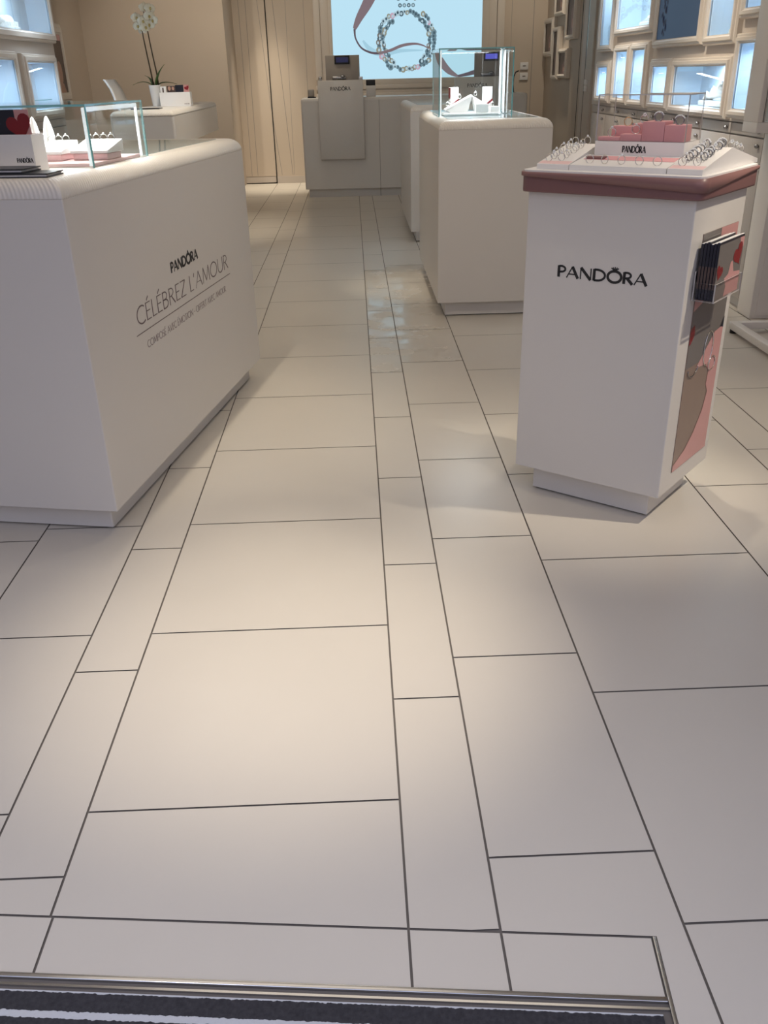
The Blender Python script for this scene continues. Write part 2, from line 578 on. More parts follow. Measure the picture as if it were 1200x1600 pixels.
def lettering(mb, s, org, ex, ey, en, h, width, weight, crown=False, lift=0.0006):
    """adds the string as thin raised strokes; org = left end of the baseline"""
    org, ex, ey, en = Vector(org), Vector(ex).normalized(), Vector(ey).normalized(), Vector(en).normalized()
    glyphs = []
    x = 0.0
    for ch in s:
        base = ACC.get(ch, ch)
        w, st = GL[base]
        st = list(st)
        if ch == 'É':
            st.append(([(0.2, 1.1), (0.36, 1.3)], 0.8))
        if ch == 'Ó':
            st += CROWN if crown else [([(0.44, 1.1), (0.52, 1.3)], 1.0)]
        glyphs.append((x, st))
        x += w
    k = width / x
    for x0, st in glyphs:
        for pts, wt in st:
            P = [org + ex * ((x0 + px) * k) + ey * (py * h) for px, py in pts]
            hw = weight * wt * 0.5
            offs = []
            for i, p in enumerate(P):
                d = (P[min(i + 1, len(P) - 1)] - P[max(i - 1, 0)]).normalized()
                offs.append(d.cross(en).normalized() * hw)
            rings = [[p - o_, p + o_, p + o_ + en * lift, p - o_ + en * lift] for p, o_ in zip(P, offs)]
            mb.loft(rings, None, True, True, smooth=False)
    return mb


# ================================================================== SETTING
U = 0.15
X0 = -0.5543            # joint line left of the wide centre tiles
GR = 0.0022             # half joint
# outline of the entrance corner: border joint and mat frame are turned a little against the tiles
EA, EB = Vector((-0.641, 1.038)), Vector((0.437, 0.941))
E_DIR = (EB - EA).normalized()
E_N = Vector((-E_DIR.y, E_DIR.x))          # into the shop
MAT_FRONT = 0.104                           # border row depth
ER = Vector((0.437, 0.941))                 # right end of the border row


def clip(poly, p0, n):
    out = []
    for i in range(len(poly)):
        a, b_ = poly[i], poly[(i + 1) % len(poly)]
        da, db = (a - p0).dot(n), (b_ - p0).dot(n)
        if da >= 0:
            out.append(a)
        if (da >= 0) != (db >= 0):
            out.append(a + (b_ - a) * (da / (da - db)))
    return out


fl = MB('tile', 'grout', 'tile_worn')
edges = [0, 4, 5, 7, 11, 13, 14, 18, 19, 21, 25]
left = [0, -1, -3, -7, -9, -10, -14, -16, -17]
cols = [(edges[i], edges[i + 1]) for i in range(len(edges) - 1)] + [(left[i + 1], left[i]) for i in range(len(left) - 1)]
OFF = {(0, 4): 0.063, (4, 5): 0.367, (5, 7): 0.514, (7, 11): 0.363, (-1, 0): 0.512, (-3, -1): 0.066, (11, 13): 0.216, (13, 14): 0.211 + 0.3}
YB0, YB1 = -0.1, 12.5


def put(poly, mt='tile'):
    if len(poly) >= 3:
        fl.face([(p.x, p.y, 0.0) for p in poly], mt)


for (a, c) in cols:
    xa, xb = X0 + a * U + GR, X0 + c * U - GR
    off = OFF.get((a, c), (abs(a) * 0.17) % 0.6)
    k = int(math.floor((YB0 - off) / 0.6))
    while off + k * 0.6 < YB1:
        ya, yb = max(YB0, off + k * 0.6 + GR), min(YB1, off + (k + 1) * 0.6 - GR)
        k += 1
        if yb <= ya:
            continue
        poly = [Vector((xa, ya)), Vector((xb, ya)), Vector((xb, yb)), Vector((xa, yb))]
        # part in front of the border joint, left of the mat's right end, is replaced by the border row and the mat
        put(clip(poly, EA + E_N * GR, E_N), 'tile_worn' if (a, c) in ((4, 5), (5, 7)) and ya > 3.9 and yb < 6.6 else 'tile')
        low = clip(poly, EA + E_N * GR, -E_N)
        if len(low) >= 3:
            put(clip(low, ER + E_DIR * 0.008, E_DIR))
# the border row
br = [Vector((-3.0, 0)), Vector((X0 - U * 1.0, 0)), Vector((X0, 0)), Vector((X0 + 4 * U, 0)), Vector((X0 + 5 * U, 0)), None]
xs = [-3.2, X0 - U * 3 + 0.0, X0 + 0.005, X0 + 4 * U, X0 + 5 * U]
for i, x in enumerate(xs):
    xl = x + GR
    xr = xs[i + 1] - GR if i + 1 < len(xs) else 9
    big = [Vector((xl, -1)), Vector((xr, -1)), Vector((xr, 3)), Vector((xl, 3))]
    q = clip(big, EA - E_N * GR, -E_N)
    q = clip(q, EA - E_N * MAT_FRONT, E_N)
    q = clip(q, ER - E_DIR * 0.002, -E_DIR)
    put(q)
fl.face([(-3.2, -0.1, -0.003), (3.2, -0.1, -0.003), (3.2, 12.5, -0.003), (-3.2, 12.5, -0.003)], 'grout')
struct(fl.done('floor'))

struct(MB('pavement').box(-9, 9, -9, -0.1, -0.06, -0.004).done('pavement'))
struct(MB('ceiling_paint').box(-3.2, 3.2, 0.72, 12.5, CEIL, CEIL + 0.1).done('ceiling'))

# back wall with its grooved panelling (left of the light box it is a flush double door)
wb = MB('panel_wall', 'dark_gap', 'beige_wall')
wb.box(-1.5, 3.2, 12.22, 12.4, 0, CEIL, 'panel_wall')


def groove(x0, z0, x1, z1, w=0.004, y=12.2195, mt='grey_plastic'):
    wb.hexa([(x0 - w, y, z0), (x0 + w, y, z0), (x0 + w, y + 0.01, z0), (x0 - w, y + 0.01, z0),
             (x1 - w, y, z1), (x1 + w, y, z1), (x1 + w, y + 0.01, z1), (x1 - w, y + 0.01, z1)], mt)


for g in ((-0.78, 0.1, -0.76, CEIL), (-0.549, 0.1, -0.549, CEIL)):
    groove(*g, w=0.0025)
groove(-0.94, 0.1, -1.007, 0.74, w=0.003)
groove(-0.80, 0.1, -0.93, 2.25, w=0.0035)
groove(-0.93, 2.25, -0.96, CEIL, w=0.0035)
groove(1.99, 0, 1.99, CEIL, w=0.0025)
groove(2.26, 0, 2.26, CEIL, w=0.004)
struct(wb.done('wall_back'))
struct(MB('facade').box(-1.005, -0.40, 12.205, 12.22, 0.0, 0.085).box(1.95, 2.43, 12.205, 12.22, 0, 0.085).done('baseboard_back'))

d = bpy.data.objects.new('door_1', None)
COL.objects.link(d)
d.location = (-1.21, 12.2, 0)
struct(d)
dm = MB('panel_wall', 'grey_plastic')
dm.box(-0.2, 0.192, 0.0, 0.02, 0.09, CEIL - 0.02, 'panel_wall')
for (xa, za, xb, zb) in ((-0.045, 0.1, -0.03, CEIL - 0.05), (0.192, 0.85, 0.05, CEIL - 0.05), (-0.12, 0.1, -0.12, CEIL - 0.05)):
    w = 0.003
    dm.hexa([(xa - w, -0.0006, za), (xa + w, -0.0006, za), (xa + w, 0.01, za), (xa - w, 0.01, za),
             (xb - w, -0.0006, zb), (xb + w, -0.0006, zb), (xb + w, 0.01, zb), (xb - w, 0.01, zb)], 'grey_plastic')
dm.done('door_leaf', d)
MB('dark_gap').box(0.192, 0.204, 0.004, 0.02, 0, CEIL - 0.02).box(-0.2, 0.2, 0.004, 0.02, 0.0, 0.012).done('door_gap', d)
MB('facade').box(-0.2, 0.19, -0.008, 0.0, 0.014, 0.085).done('kick_strip', d)

# beige side walls
struct(MB('beige_wall').box(-3.1, -1.41, 11.32, 12.4, 0, CEIL).done('wall_left_back'))
struct(MB('beige_wall').box(-3.2, -3.0, 0.15, 11.32, 0, CEIL).done('wall_left'))
wr = MB('beige_wall', 'dark_gap', 'facade')
wr.box(2.43, 2.75, 8.62, 12.4, 0, CEIL, 'beige_wall')
wr.box(2.427, 2.43, 10.36, 10.375, 0, CEIL, 'dark_gap')
wr.box(2.41, 2.43, 9.75, 10.20, 0, CEIL, 'facade')
wr.box(2.408, 2.41, 10.02, 10.03, 0, CEIL, 'dark_gap')
struct(wr.done('wall_right_back'))
struct(MB('beige_wall').box(2.75, 2.95, 0.15, 12.4, 0, CEIL).done('wall_right'))


# facades of the two display walls, with openings cut for the showcases
def facade(name, x0, x1, ya, yb, holes, za=0.97, mt='facade'):
    ys = sorted({ya, yb, *[h[0] for h in holes], *[h[1] for h in holes]})
    zs = sorted({za, CEIL, *[h[2] for h in holes], *[h[3] for h in holes]})
    mb = MB(mt)
    for i in range(len(ys) - 1):
        for j in range(len(zs) - 1):
            cy, cz = (ys[i] + ys[i + 1]) / 2, (zs[j] + zs[j + 1]) / 2
            if any(h[0] < cy < h[1] and h[2] < cz < h[3] for h in holes):
                continue
            mb.box(x0, x1, ys[i], ys[i + 1], zs[j], zs[j + 1])
    bmesh.ops.remove_doubles(mb.bm, verts=list(mb.bm.verts), dist=1e-5)
    return struct(mb.done(name))


MW = 0.062
FR = {  # y0, y1, z0, z1 on the plane of the frame fronts (x = 2.10)
    'F1': (7.935, 8.39, 1.375, 1.97), 'F2': (6.91, 7.90, 1.475, 2.05), 'F3': (7.94, 8.385, 0.993, 1.31),
    'F4': (7.40, 7.85, 0.992, 1.415), 'F5': (6.95, 7.385, 0.988, 1.418), 'F6': (5.925, 6.868, 1.37, 2.0),
    'F7': (5.40, 5.893, 1.362, 1.97), 'F8': (6.415, 6.865, 0.985, 1.305), 'F9': (5.395, 6.40, 0.979, 1.302),
    'F10': (4.93, 5.375, 1.475, 2.0), 'F11': (4.935, 5.372, 0.988, 1.408)}
FL = {'L1': (7.05, 8.60, 1.545, 2.15), 'L2': (6.75, 7.52, 0.99, 1.465), 'L3': (7.655, 8.50, 0.99, 1.455)}
holes_r = [(a + MW - .002, c - MW + .002, z0 + MW * 0.8 - .002, z1 - MW * 0.8 + .002) for k, (a, c, z0, z1) in FR.items() if k != 'F6']
holes_l = [(a + 0.073, c - 0.073, z0 + 0.056, z1 - 0.056) for a, c, z0, z1 in FL.values()]
facade('wall_right_display', 2.15, 2.17, 4.9, 8.6, holes_r)
facade('wall_left_display', -2.57, -2.55, 3.6, 8.62, holes_l)
struct(MB('facade').box(2.17, 2.75, 8.58, 8.6, 0.0, CEIL).done('wall_right_return'))
struct(MB('facade').box(-3.0, -2.57, 8.6, 8.62, 0, CEIL).done('wall_left_return'))
struct(MB('glass').pane(2.07, 2.15, 8.592, 8.60, 1.25, CEIL, 'glass', 'glass_edge').done('trim_1'))


# ================================================================== DISPLAY FRAMES
def frame_profile(mb, side, xf, xw, y0, y1, z0, z1, mw, mwz, mt):
    """moulded picture-frame border: outer edge on the wall, a raised lip, a bevel down to the opening. side=+1 right wall"""
    s = side
    prof = [(0.0, xw), (0.0, xf + s * 0.022), (0.008, xf + s * 0.012), (0.020, xf + s * 0.012), (0.026, xf), (mw - 0.016, xf), (mw - 0.008, xf + s * 0.010), (mw, xf + s * 0.012), (mw, xf + s * 0.018)]
    rings = []
    for o_, x in prof:
        oz = o_ * mwz / mw
        rings.append([(x, y0 + o_, z0 + oz), (x, y1 - o_, z0 + oz), (x, y1 - o_, z1 - oz), (x, y0 + o_, z1 - oz)])
    mb.loft(rings, mt, False, False, smooth=False)


def showcase(key, rect, side, xf, xw, label, group, lamp=1.1, depth=0.15, shelf=None, mw=MW, mwz=None, mirror=False):
    y0, y1, z0, z1 = rect
    mwz = mwz or mw * 0.8
    s = side
    t = thing('wall_showcase', label, 'display case', (xw, (y0 + y1) / 2, z0), 0, group)
    ox, oy, oz = xw, (y0 + y1) / 2, z0
    f = MB('frame_paint')
    frame_profile(f, s, xf - ox, 0.0, y0 - oy, y1 - oy, 0, z1 - oz, mw, mwz, 'frame_paint')
    f.done('frame', t)
    a, c, zb, zt = y0 + mw + .001 - oy, y1 - mw - .001 - oy, mwz + .001, z1 - oz - mwz - .001
    x_in, x_bk = s * -0.034, s * depth
    b_ = MB('case_lining')
    b_.face([(x_bk, a, zb), (x_bk, c, zb), (x_bk, c, zt), (x_bk, a, zt)])
    b_.face([(x_in, a, zb), (x_bk, a, zb), (x_bk, a, zt), (x_in, a, zt)])
    b_.face([(x_in, c, zb), (x_bk, c, zb), (x_bk, c, zt), (x_in, c, zt)])
    b_.face([(x_in, a, zt), (x_bk, a, zt), (x_bk, c, zt), (x_in, c, zt)])
    b_.face([(x_in, a, zb), (x_bk, a, zb), (x_bk, c, zb), (x_in, c, zb)])
    b_.done('cabinet_box', t)
    g = MB()
    xx = sorted([s * -0.030, s * -0.025])
    g.pane(xx[0], xx[1], a, c, zb, zt, 'glass', 'case_lining')
    g.done('glass_pane', t)
    if shelf:
        sh = MB()
        sh.pane(*sorted([s * 0.03, s * (depth - 0.01)]), a + .003, c - .003, shelf - oz, shelf - oz + 0.006)
        sh.done('glass_shelf', t)
    w = c - a
    area((xw + s * (depth * 0.5), oy + (a + c) / 2, oz + zt - 0.012), (s * 0.25, 0, -1), 0.10, w * 0.7, 1.7 * lamp * w / 0.35, (0.68, 0.84, 1.0), 'showcase_lamp')
    return t


GR_ = 'lit display frames on the right wall'
desc = {
    'F1': 'tall lit display frame at the far upper corner of the right wall',
    'F2': 'wide lit display frame at top, white jewellery heaped in its lower corner, right wall',
    'F3': 'small lit display frame at the far lower corner of the right wall',
    'F4': 'narrow lit display frame, farther one of the twin pair on the right wall',
    'F5': 'narrow lit display frame, nearer one of the twin pair on the right wall',
    'F7': 'tall lit display frame directly beside the dark framed screen, nearer side',
    'F8': 'small lit display frame below the dark screen, left of the wide white-bust frame',
    'F9': 'wide lit display frame holding a large white sculpted jewellery bust',
    'F10': 'upper lit display frame cut by the photo edge, right wall near end',
    'F11': 'tall blue-lit display frame of the lower row, nearest to the entrance'}
lamps = {'F2': 2.4, 'F9': 1.6}
for k, r in FR.items():
    if k == 'F6':
        continue
    showcase(k, r, 1, 2.10, 2.15, desc[k], GR_, lamps.get(k, 1.1))
GL_ = 'lit display frames on the left wall'
showcase('L1', FL['L1'], -1, -2.50, -2.55, 'large lit display frame at the top of the left wall', GL_, 2.0, mw=0.075, mwz=0.07)
showcase('L2', FL['L2'], -1, -2.50, -2.55, 'lower lit display frame cut by the left photo edge', GL_, 1.3, shelf=1.115, mw=0.075, mwz=0.06)
showcase('L3', FL['L3'], -1, -2.50, -2.55, 'lower lit display frame beside the slim portrait poster, left wall', GL_, 1.3, shelf=1.115, mw=0.075, mwz=0.06)

# the dark framed screen F6
y0, y1, z0, z1 = FR['F6']
t = thing('framed_screen', 'dark navy screen in a pale moulded frame, middle of the right wall', 'screen', (2.15, (y0 + y1) / 2, z0))
f = MB('frame_paint')
frame_profile(f, 1, -0.05, 0.0, -(y1 - y0) / 2, (y1 - y0) / 2, 0, z1 - z0, MW, MW * 0.8, 'frame_paint')
f.done('frame', t)
hw = (y1 - y0) / 2 - MW - 0.002
p = MB('screen_navy', 'screen_blue', 'screen_beads')
p.box(-0.03, -0.012, -hw, hw, 0.052, z1 - z0 - 0.052, 'screen_navy')
xq = -0.0306
p.face([(xq, hw, 0.32), (xq, -hw, 0.26), (xq, -hw, 0.57), (xq, hw, 0.57)], 'screen_blue')
p.face([(xq - .0004, -0.05, 0.57), (xq - .0004, -0.28, 0.57), (xq - .0004, -hw, 0.30), (xq - .0004, -hw, 0.20)], 'screen_beads')
for i in range(26):
    yy = hw - 0.12 + random.uniform(-0.05, 0.05)
    zz = 0.08 + i * 0.011
    rr = random.uniform(0.012, 0.022)
    p.face([(xq - .001, yy + rr * math.cos(q * PI / 4), zz + rr * math.sin(q * PI / 4)) for q in range(8)], 'screen_beads')
p.done('screen_panel', t)


# jewellery shown inside the frames
def mound(name, label, c, sx, sy, sz, n=9, seed=1, group=None):
    rnd = random.Random(seed)
    o = MB('white_gloss')
    o.box(-sx, sx, -sy, sy, 0, sz * 0.28, bev=0.004)
    for i in range(n):
        fy = -1 + 2 * (i + 0.5) / n
        h = sz * (0.45 + 0.5 * (i + 1) / n)
        o.ball((rnd.uniform(-.2, .2) * sx, fy * sy * 0.9, h * 0.6), sy * 1.35 / n, sc=(1.2, 1, 1.4))
        o.box(-sx * .8, sx * .8, (fy - .9 / n) * sy, (fy + .9 / n) * sy, sz * .2, h * .75)
    o = o.done(name, None, c)
    return tag(o, label, 'jewellery display', group)


mound('jewellery_display', 'white heaped jewellery display inside the wide top frame, right wall', (2.232, 7.2, 1.527), 0.06, 0.24, 0.10, 11, 3).rotation_euler = (0, 0, PI)
mound('jewellery_display', 'small white jewellery display at the foot of the far upper frame', (2.232, 8.15, 1.427), 0.04, 0.10, 0.03, 4, 5)
mound('jewellery_display', 'tiny white jewellery stand in the tall frame beside the dark screen', (2.232, 5.70, 1.414), 0.03, 0.045, 0.04, 3, 6)
mound('jewellery_display', 'white heaped jewellery display in the large upper left frame', (-2.635, 7.65, 1.617), 0.06, 0.28, 0.085, 9, 7)
mound('jewellery_display', 'white jewellery blocks at the foot of the small frame, right wall', (2.232, 6.63, 1.038), 0.03, 0.12, 0.03, 4, 9)
jb = MB('white_gloss', 'pink_pale').box(-.03, .03, -.045, .045, 0, .028, bev=.003).box(-.031, .031, -.046, .046, .029, .042, 'pink_pale', bev=.003)
tag(jb.done('jewellery_box', None, (2.232, 5.17, 1.0400)), 'small pale jewellery box in the blue-lit frame nearest the entrance', 'box')
mound('jewellery_display', 'small white figure display on the glass shelf of left frame', (-2.63, 7.80, 1.122), 0.02, 0.02, 0.10, 2, 12)
# the large sculpted bust: a leaf-like bowl on a slab
o = MB('white_gloss')
o.box(-0.055, 0.055, -0.26, 0.26, 0, 0.03, bev=0.006)
rings = []
for i in range(13):
    tt = i / 12
    y = -0.26 + 0.50 * tt
    h = 0.045 + 0.115 * (1 - tt) ** 0.8 + 0.014 * math.sin(tt * 24)
    w = 0.036 + 0.018 * math.sin(tt * PI)
    lo = 0.03 + 0.04 * (1 - tt)
    rings.append([(-w, y, h), (-w * .5, y + .01, lo + .01), (0, y + .015, lo), (w * .5, y + .01, lo + .01), (w, y, h), (w * .8, y, h - .006), (0, y + .004, lo + .02), (-w * .8, y, h - .006)])
o.loft(rings)
o = o.done('jewellery_bust', None, (2.232, 5.76, 1.032))
tag(o, 'large white leaf-shaped jewellery bust in the wide lower frame', 'jewellery display')


# ================================================================== BASE CABINETS
def base_cabinet(loc, side, w, label, group):
    t = thing('base_cabinet', label, 'cabinet', loc, 0, group)
    s = side
    x0, x1 = sorted([s * 0.022, s * 0.40])
    MB('cabinet_paint').box(x0, x1, -w / 2 + .002, w / 2 - .002, 0.06, 0.966).done('body', t)
    x0, x1 = sorted([s * 0.05, s * 0.38])
    MB('kick').box(x0, x1, -w / 2 + .002, w / 2 - .002, 0.0, 0.06).done('kick_plate', t)
    for nm, za, zb in (('drawer', 0.909, 0.964), ('door', 0.07, 0.901)):
        x0, x1 = sorted([0.0, s * 0.022])
        dd = MB('cabinet_paint').box(x0, x1, -w / 2 + .004, w / 2 - .004, za, zb, bev=0.002).done(nm, t)
        k = MB('dark_silver')
        zk = (za + zb) / 2 if nm == 'drawer' else 0.866
        k.ball((-s * 0.012, -w / 2 + 0.05, zk), 0.012).tube([(0, -w / 2 + .05, zk), (-s * .012, -w / 2 + .05, zk)], 0.006)
        k.done('knob', dd)
    return t


names = ['nearest', 'second', 'third', 'fourth', 'fifth', 'sixth', 'seventh', 'eighth']
wd = (8.575 - 4.905) / 8
cab = base_cabinet((2.15, 4.905 + wd / 2, 0), 1, wd, 'grey base cabinet under the right display wall, nearest to the entrance', 'base cabinets under the right display wall')
for i in range(1, 8):
    dup(cab, (2.15, 4.905 + wd * (i + .5), 0), label='grey base cabinet, %s from the entrance under the right display wall' % names[i])
wl = 0.62
cab = base_cabinet((-2.55, 8.62 - wl / 2, 0), -1, wl, 'grey base cabinet under the left display wall, farthest from the entrance', 'base cabinets under the left display wall')
for i, nm in enumerate(('second', 'third', 'fourth')):
    dup(cab, (-2.55, 8.62 - wl * (i + 1.5), 0), label='grey base cabinet, %s from the far end under the left display wall' % nm)

# end tower of the right wall: lower panelled cabinet, overhanging lit showcase above
t = thing('end_cabinet', 'tall pale end cabinet closing the right display wall behind the kiosk', 'cabinet', (2.147, 4.725, 0))
MB('lacquer_satin').box(0, 0.6, 0, 0.172, 0.0, 0.935, bev=0.003).done('body', t)
e = MB('lacquer_satin')
e.box(0.03, 0.6, -0.004, 0.0, 0.02, 0.92)
e.done('end_panel', t)
t = thing('end_showcase', 'overhanging glazed showcase on top of the pale end cabinet, right edge', 'display case', (2.022, 4.72, 0.945))
f = MB('lacquer_satin')
f.box(0, 0.6, 0, 0.178, 0, 0.05, bev=0.004)
f.box(0, 0.028, 0, 0.178, 0.05, 1.1, bev=0.003)
f.box(0.57, 0.6, 0, 0.178, 0.05, 1.1)
f.box(0, 0.6, 0, 0.178, 1.1, 1.15)
f.box(0.028, 0.57, 0.16, 0.178, 0.05, 1.1)
f.done('frame', t)
MB().pane(0.028, 0.57, 0.01, 0.016, 0.05, 1.1).done('glass_pane', t)
MB('steel').box(0.03, 0.036, 0.0, 0.008, 0.05, 1.1).done('glazing_bead', t)
area((2.33, 4.81, 2.03), (0, 0, -1), 0.4, 0.08, 1.6, (0.8, 0.9, 1.0), 'showcase_lamp')

# white tubular base frame standing on the floor in front of it
t = thing('floor_stand', 'white square-tube floor frame on black feet, right edge of the floor', 'stand', (1.935, 4.48, 0))
b_ = MB('lacquer_satin')
for (x0, x1, y0, y1) in ((0, 0.042, -0.9, 0), (0.042, 0.70, -0.042, 0), (0.042, 0.70, -0.9, -0.858), (0.70, 0.742, -0.9, 0)):
    b_.box(x0, x1, y0, y1, 0.02, 0.058, bev=0.003)
b_.done('base_frame', t)
for (x, y) in ((0.02, -0.02), (0.02, -0.88), (0.72, -0.02), (0.72, -0.88)):
    MB('rubber').lathe([(0.018, 0), (0.018, 0.02)], 12, (x, y, 0)).done('foot', t)
for (x, y) in ((0.70, -0.042), (0.70, -0.9)):
    MB('lacquer_satin').box(x, x + .042, y, y + .042, 0.058, 0.95, bev=0.003).done('upright', t)


# ================================================================== COUNTERS
def counter(name, label, loc, rotz, w, dpt, zk=0.085, H=1.03, r=0.045, inset=0.045, glass=None, vr=0.004):
    """local x from 0 leftwards (-w), y away from the viewer"""
    t = thing(name, label, 'counter', loc, rotz)
    MB('kick').loft([rrect(-w + inset, -inset, inset, dpt - inset, .006, 0.006), rrect(-w + inset, -inset, inset, dpt - inset, .006, zk)], smooth=False).done('kick_plate', t)
    MB('rubber').box(-w + inset + .01, -inset - .01, inset + .01, dpt - inset - .01, 0, 0.006).done('foot_pad', t)
    zs = H - r - 0.002
    MB('lacquer').loft([rrect(-w, 0, 0, dpt, vr, zk), rrect(-w, 0, 0, dpt, vr, zs)], smooth=False).done('body', t)
    rings = [rrect(-w + .0005, -.0005, .0005, dpt - .0005, vr, zs), rrect(-w, 0, 0, dpt, vr, zs + .003)]
    for i in range(1, 9):
        a = PI / 2 * i / 8
        q = r * (1 - math.cos(a))
        rings.append(rrect(-w + q, -q, q, dpt - q, vr + .012 * math.sin(a), H - r + r * math.sin(a)))
    MB('ribbed_edge').loft(rings).done('top', t)
    if glass:
        MB('glass_top').box(*glass, H, H + 0.0015).done('glass_inset', t)
    return t


A_L = math.radians(-10.35)
PL = Vector((-0.754, 2.401, 0))


def LC(u, w, z):      # counter-local: u along its right face, w to the left
    return (PL.x + u * math.sin(-A_L) - w * math.cos(A_L), PL.y + u * math.cos(A_L) + w * math.sin(-A_L), z)


cl = counter('sales_counter', 'large white sales counter with lettering on its side, left foreground', PL, A_L, 0.95, 1.60, glass=(-0.86, -0.075, 0.75, 1.50))
tx = MB('ink')
lettering(tx, 'PANDÓRA', (0.0002, 0.661, 0.663), (0, 1, 0), (0, 0, 1), (1, 0, 0), 0.034, 0.272, 0.0100)
tx.done('logo_lettering', cl)
tx = MB('ink_soft')
lettering(tx, "CÉLÉBREZ L'AMOUR", (0.0002, 0.335, 0.564), (0, 1, 0), (0, 0, 1), (1, 0, 0), 0.056, 0.935, 0.0050)
tx.box(0.0002, 0.0008, 0.319, 1.281, 0.5365, 0.5388)
tx.done('slogan_lettering', cl)
tx = MB('ink_pale')
lettering(tx, 'COMPOSÉ AVEC ÉMOTION - OFFERT AVEC AMOUR', (0.0002, 0.388, 0.481), (0, 1, 0), (0, 0, 1), (1, 0, 0), 0.023, 0.823, 0.0026)
tx.done('slogan_lettering', cl)

plinth = counter('display_plinth', 'white display plinth carrying a tall glass case, centre of the shop', (1.046, 4.953, 0), 0, 0.60, 1.45, glass=(-0.54, -0.06, 0.12, 1.36))
plinth2 = counter('display_plinth', 'white display plinth half hidden behind the nearer glass-case plinth', (1.07, 7.46, 0), 0, 0.62, 1.55, glass=(-0.56, -0.06, 0.06, 1.49))

# consultation desk on the left, with its pedestal
t = thing('consultation_desk', 'white floating desk with rounded top against the left wall, behind sales counter', 'desk', (-1.40, 7.58, 0))
zs = 0.990
MB('lacquer').loft([rrect(-.50, 0, 0, 2.45, .02, 0.77), rrect(-.50, 0, 0, 2.45, .02, zs)], smooth=False).done('body', t)
rings = [rrect(-.50, 0, 0, 2.45, .02, zs + .001)]
for i in range(1, 9):
    a = PI / 2 * i / 8
    q = .042 * (1 - math.cos(a))
    rings.append(rrect(-.50 + q, -q, q, 2.45 - q, .02, .993 + .042 * math.sin(a)))
MB('ribbed_edge').loft(rings).done('top', t)
MB('kick').box(-0.46, -0.20, 1.45, 2.30, 0, 0.77).done('pedestal', t)


# glass cases --------------------------------------------------------
def glass_case(name, label, loc, rotz, x0, x1, y0, y1, h, posts, top_bars=(), thick=0.006):
    t = thing(name, label, 'display case', loc, rotz)
    tt = thick
    for (a, b_, c, d_) in ((x0, x1, y0, y0 + tt), (x0, x1, y1 - tt, y1), (x0, x0 + tt, y0 + tt, y1 - tt), (x1 - tt, x1, y0 + tt, y1 - tt)):
        MB().pane(a, b_, c, d_, 0, h - tt).done('glass_side', t)
    MB().pane(x0, x1, y0, y1, h - tt, h).done('glass_top', t)
    for (x, y) in posts:
        MB('led').box(x - .0035, x + .0035, y - .0035, y + .0035, 0.004, h - tt - .004).done('light_bar', t)
    for (a, b_, c, d_) in top_bars:
        MB('led').box(a, b_, c, d_, h - tt - .014, h - tt - .003).done('light_bar', t)
    return t


# long low case on the sales counter (local frame of the counter)
glass_case('counter_glass_case', 'low long glass case with jewellery on the left sales counter', LC(0, 0, 1.0302), A_L,
           -0.90, -0.05, 0.315, 0.72, 0.167, ((-0.066, 0.332), (-0.066, 0.702)), ((-0.069, -0.062, 0.332, 0.702),))
tag(MB('pink_pale').box(-0.88, -0.064, 0.345, 0.688, 0, 0.010, bev=0.002).done('case_base_board', None, LC(0, 0, 1.0305), A_L),
    'pale pink base board lying inside the low counter case', 'board')
area(LC(0.52, 0.42, 1.183), (0, 0, -1), 0.70, 0.03, 4.5, (0.95, 0.97, 1.0))
# tall case on the plinth
glass_case('tall_glass_case', 'tall clear glass case on the centre plinth', (0.686, 5.55, 1.0318), 0, -0.205, 0.207, -0.205, 0.205, 0.338,
           ((-0.192, -0.185), (0.140, -0.185), (0.192, 0.02), (0.192, 0.188)), (), 0.006)
area((0.69, 5.55, 1.355), (0, 0, -1), 0.3, 0.3, 5.0, (0.92, 0.96, 1.0))

# ------------------------------------------------------------------ things in the counter case
def ring_mesh(kind):
    mb = MB()
    I = Matrix.Identity(4)
    R = 0.0105
    up = Matrix.Translation((0, 0, R))
    if kind == 0:
        mb.torus(R, 0.0011, up, 'silver')
    elif kind == 1:
        mb.torus(R, 0.0012, up, 'silver')
        mb.ball((0, 0, 2 * R + .002), 0.0036, 'crystal', 8)
    elif kind == 2:
        mb.torus(R, 0.0020, up, 'dark_silver', sx=1.8)
        for a in range(-3, 4):
            q = PI / 2 + a * 0.36
            mb.ball(((R + .0016) * math.cos(q), 0, R + (R + .0016) * math.sin(q)), 0.0026, 'crystal', 8)
    elif kind == 3:
        mb.torus(R, 0.0012, up, 'gold')
        mb.torus(R * .98, 0.0010, up @ Matrix.Translation((0, .003, 0)), 'silver')
    elif kind == 4:
        mb.torus(R, 0.0013, up, 'silver')
        for a in range(5):
            q = a * 2 * PI / 5
            mb.ball((0.0034 * math.cos(q), -0.001, 2 * R + 0.0034 * math.sin(q)), 0.0022, 'crystal', 8)
    if not mb.mats:
        mb.mats.append('silver')
    return mb


ring_src = {}


def ring(kind, loc, rotz, label, group, tilt=0.0, scale=1.0):
    if kind not in ring_src:
        o = ring_mesh(kind).done('finger_ring')
        ring_src[kind] = o
    else:
        o = ring_src[kind].copy()
        COL.objects.link(o)
    o.location = loc
    o.rotation_euler = (tilt, 0, rotz)
    o.scale = (scale,) * 3
    return tag(o, label, 'ring', group)


ORD = ['first', 'second', 'third', 'fourth', 'fifth', 'sixth', 'seventh', 'eighth', 'ninth', 'tenth', 'eleventh', 'twelfth']


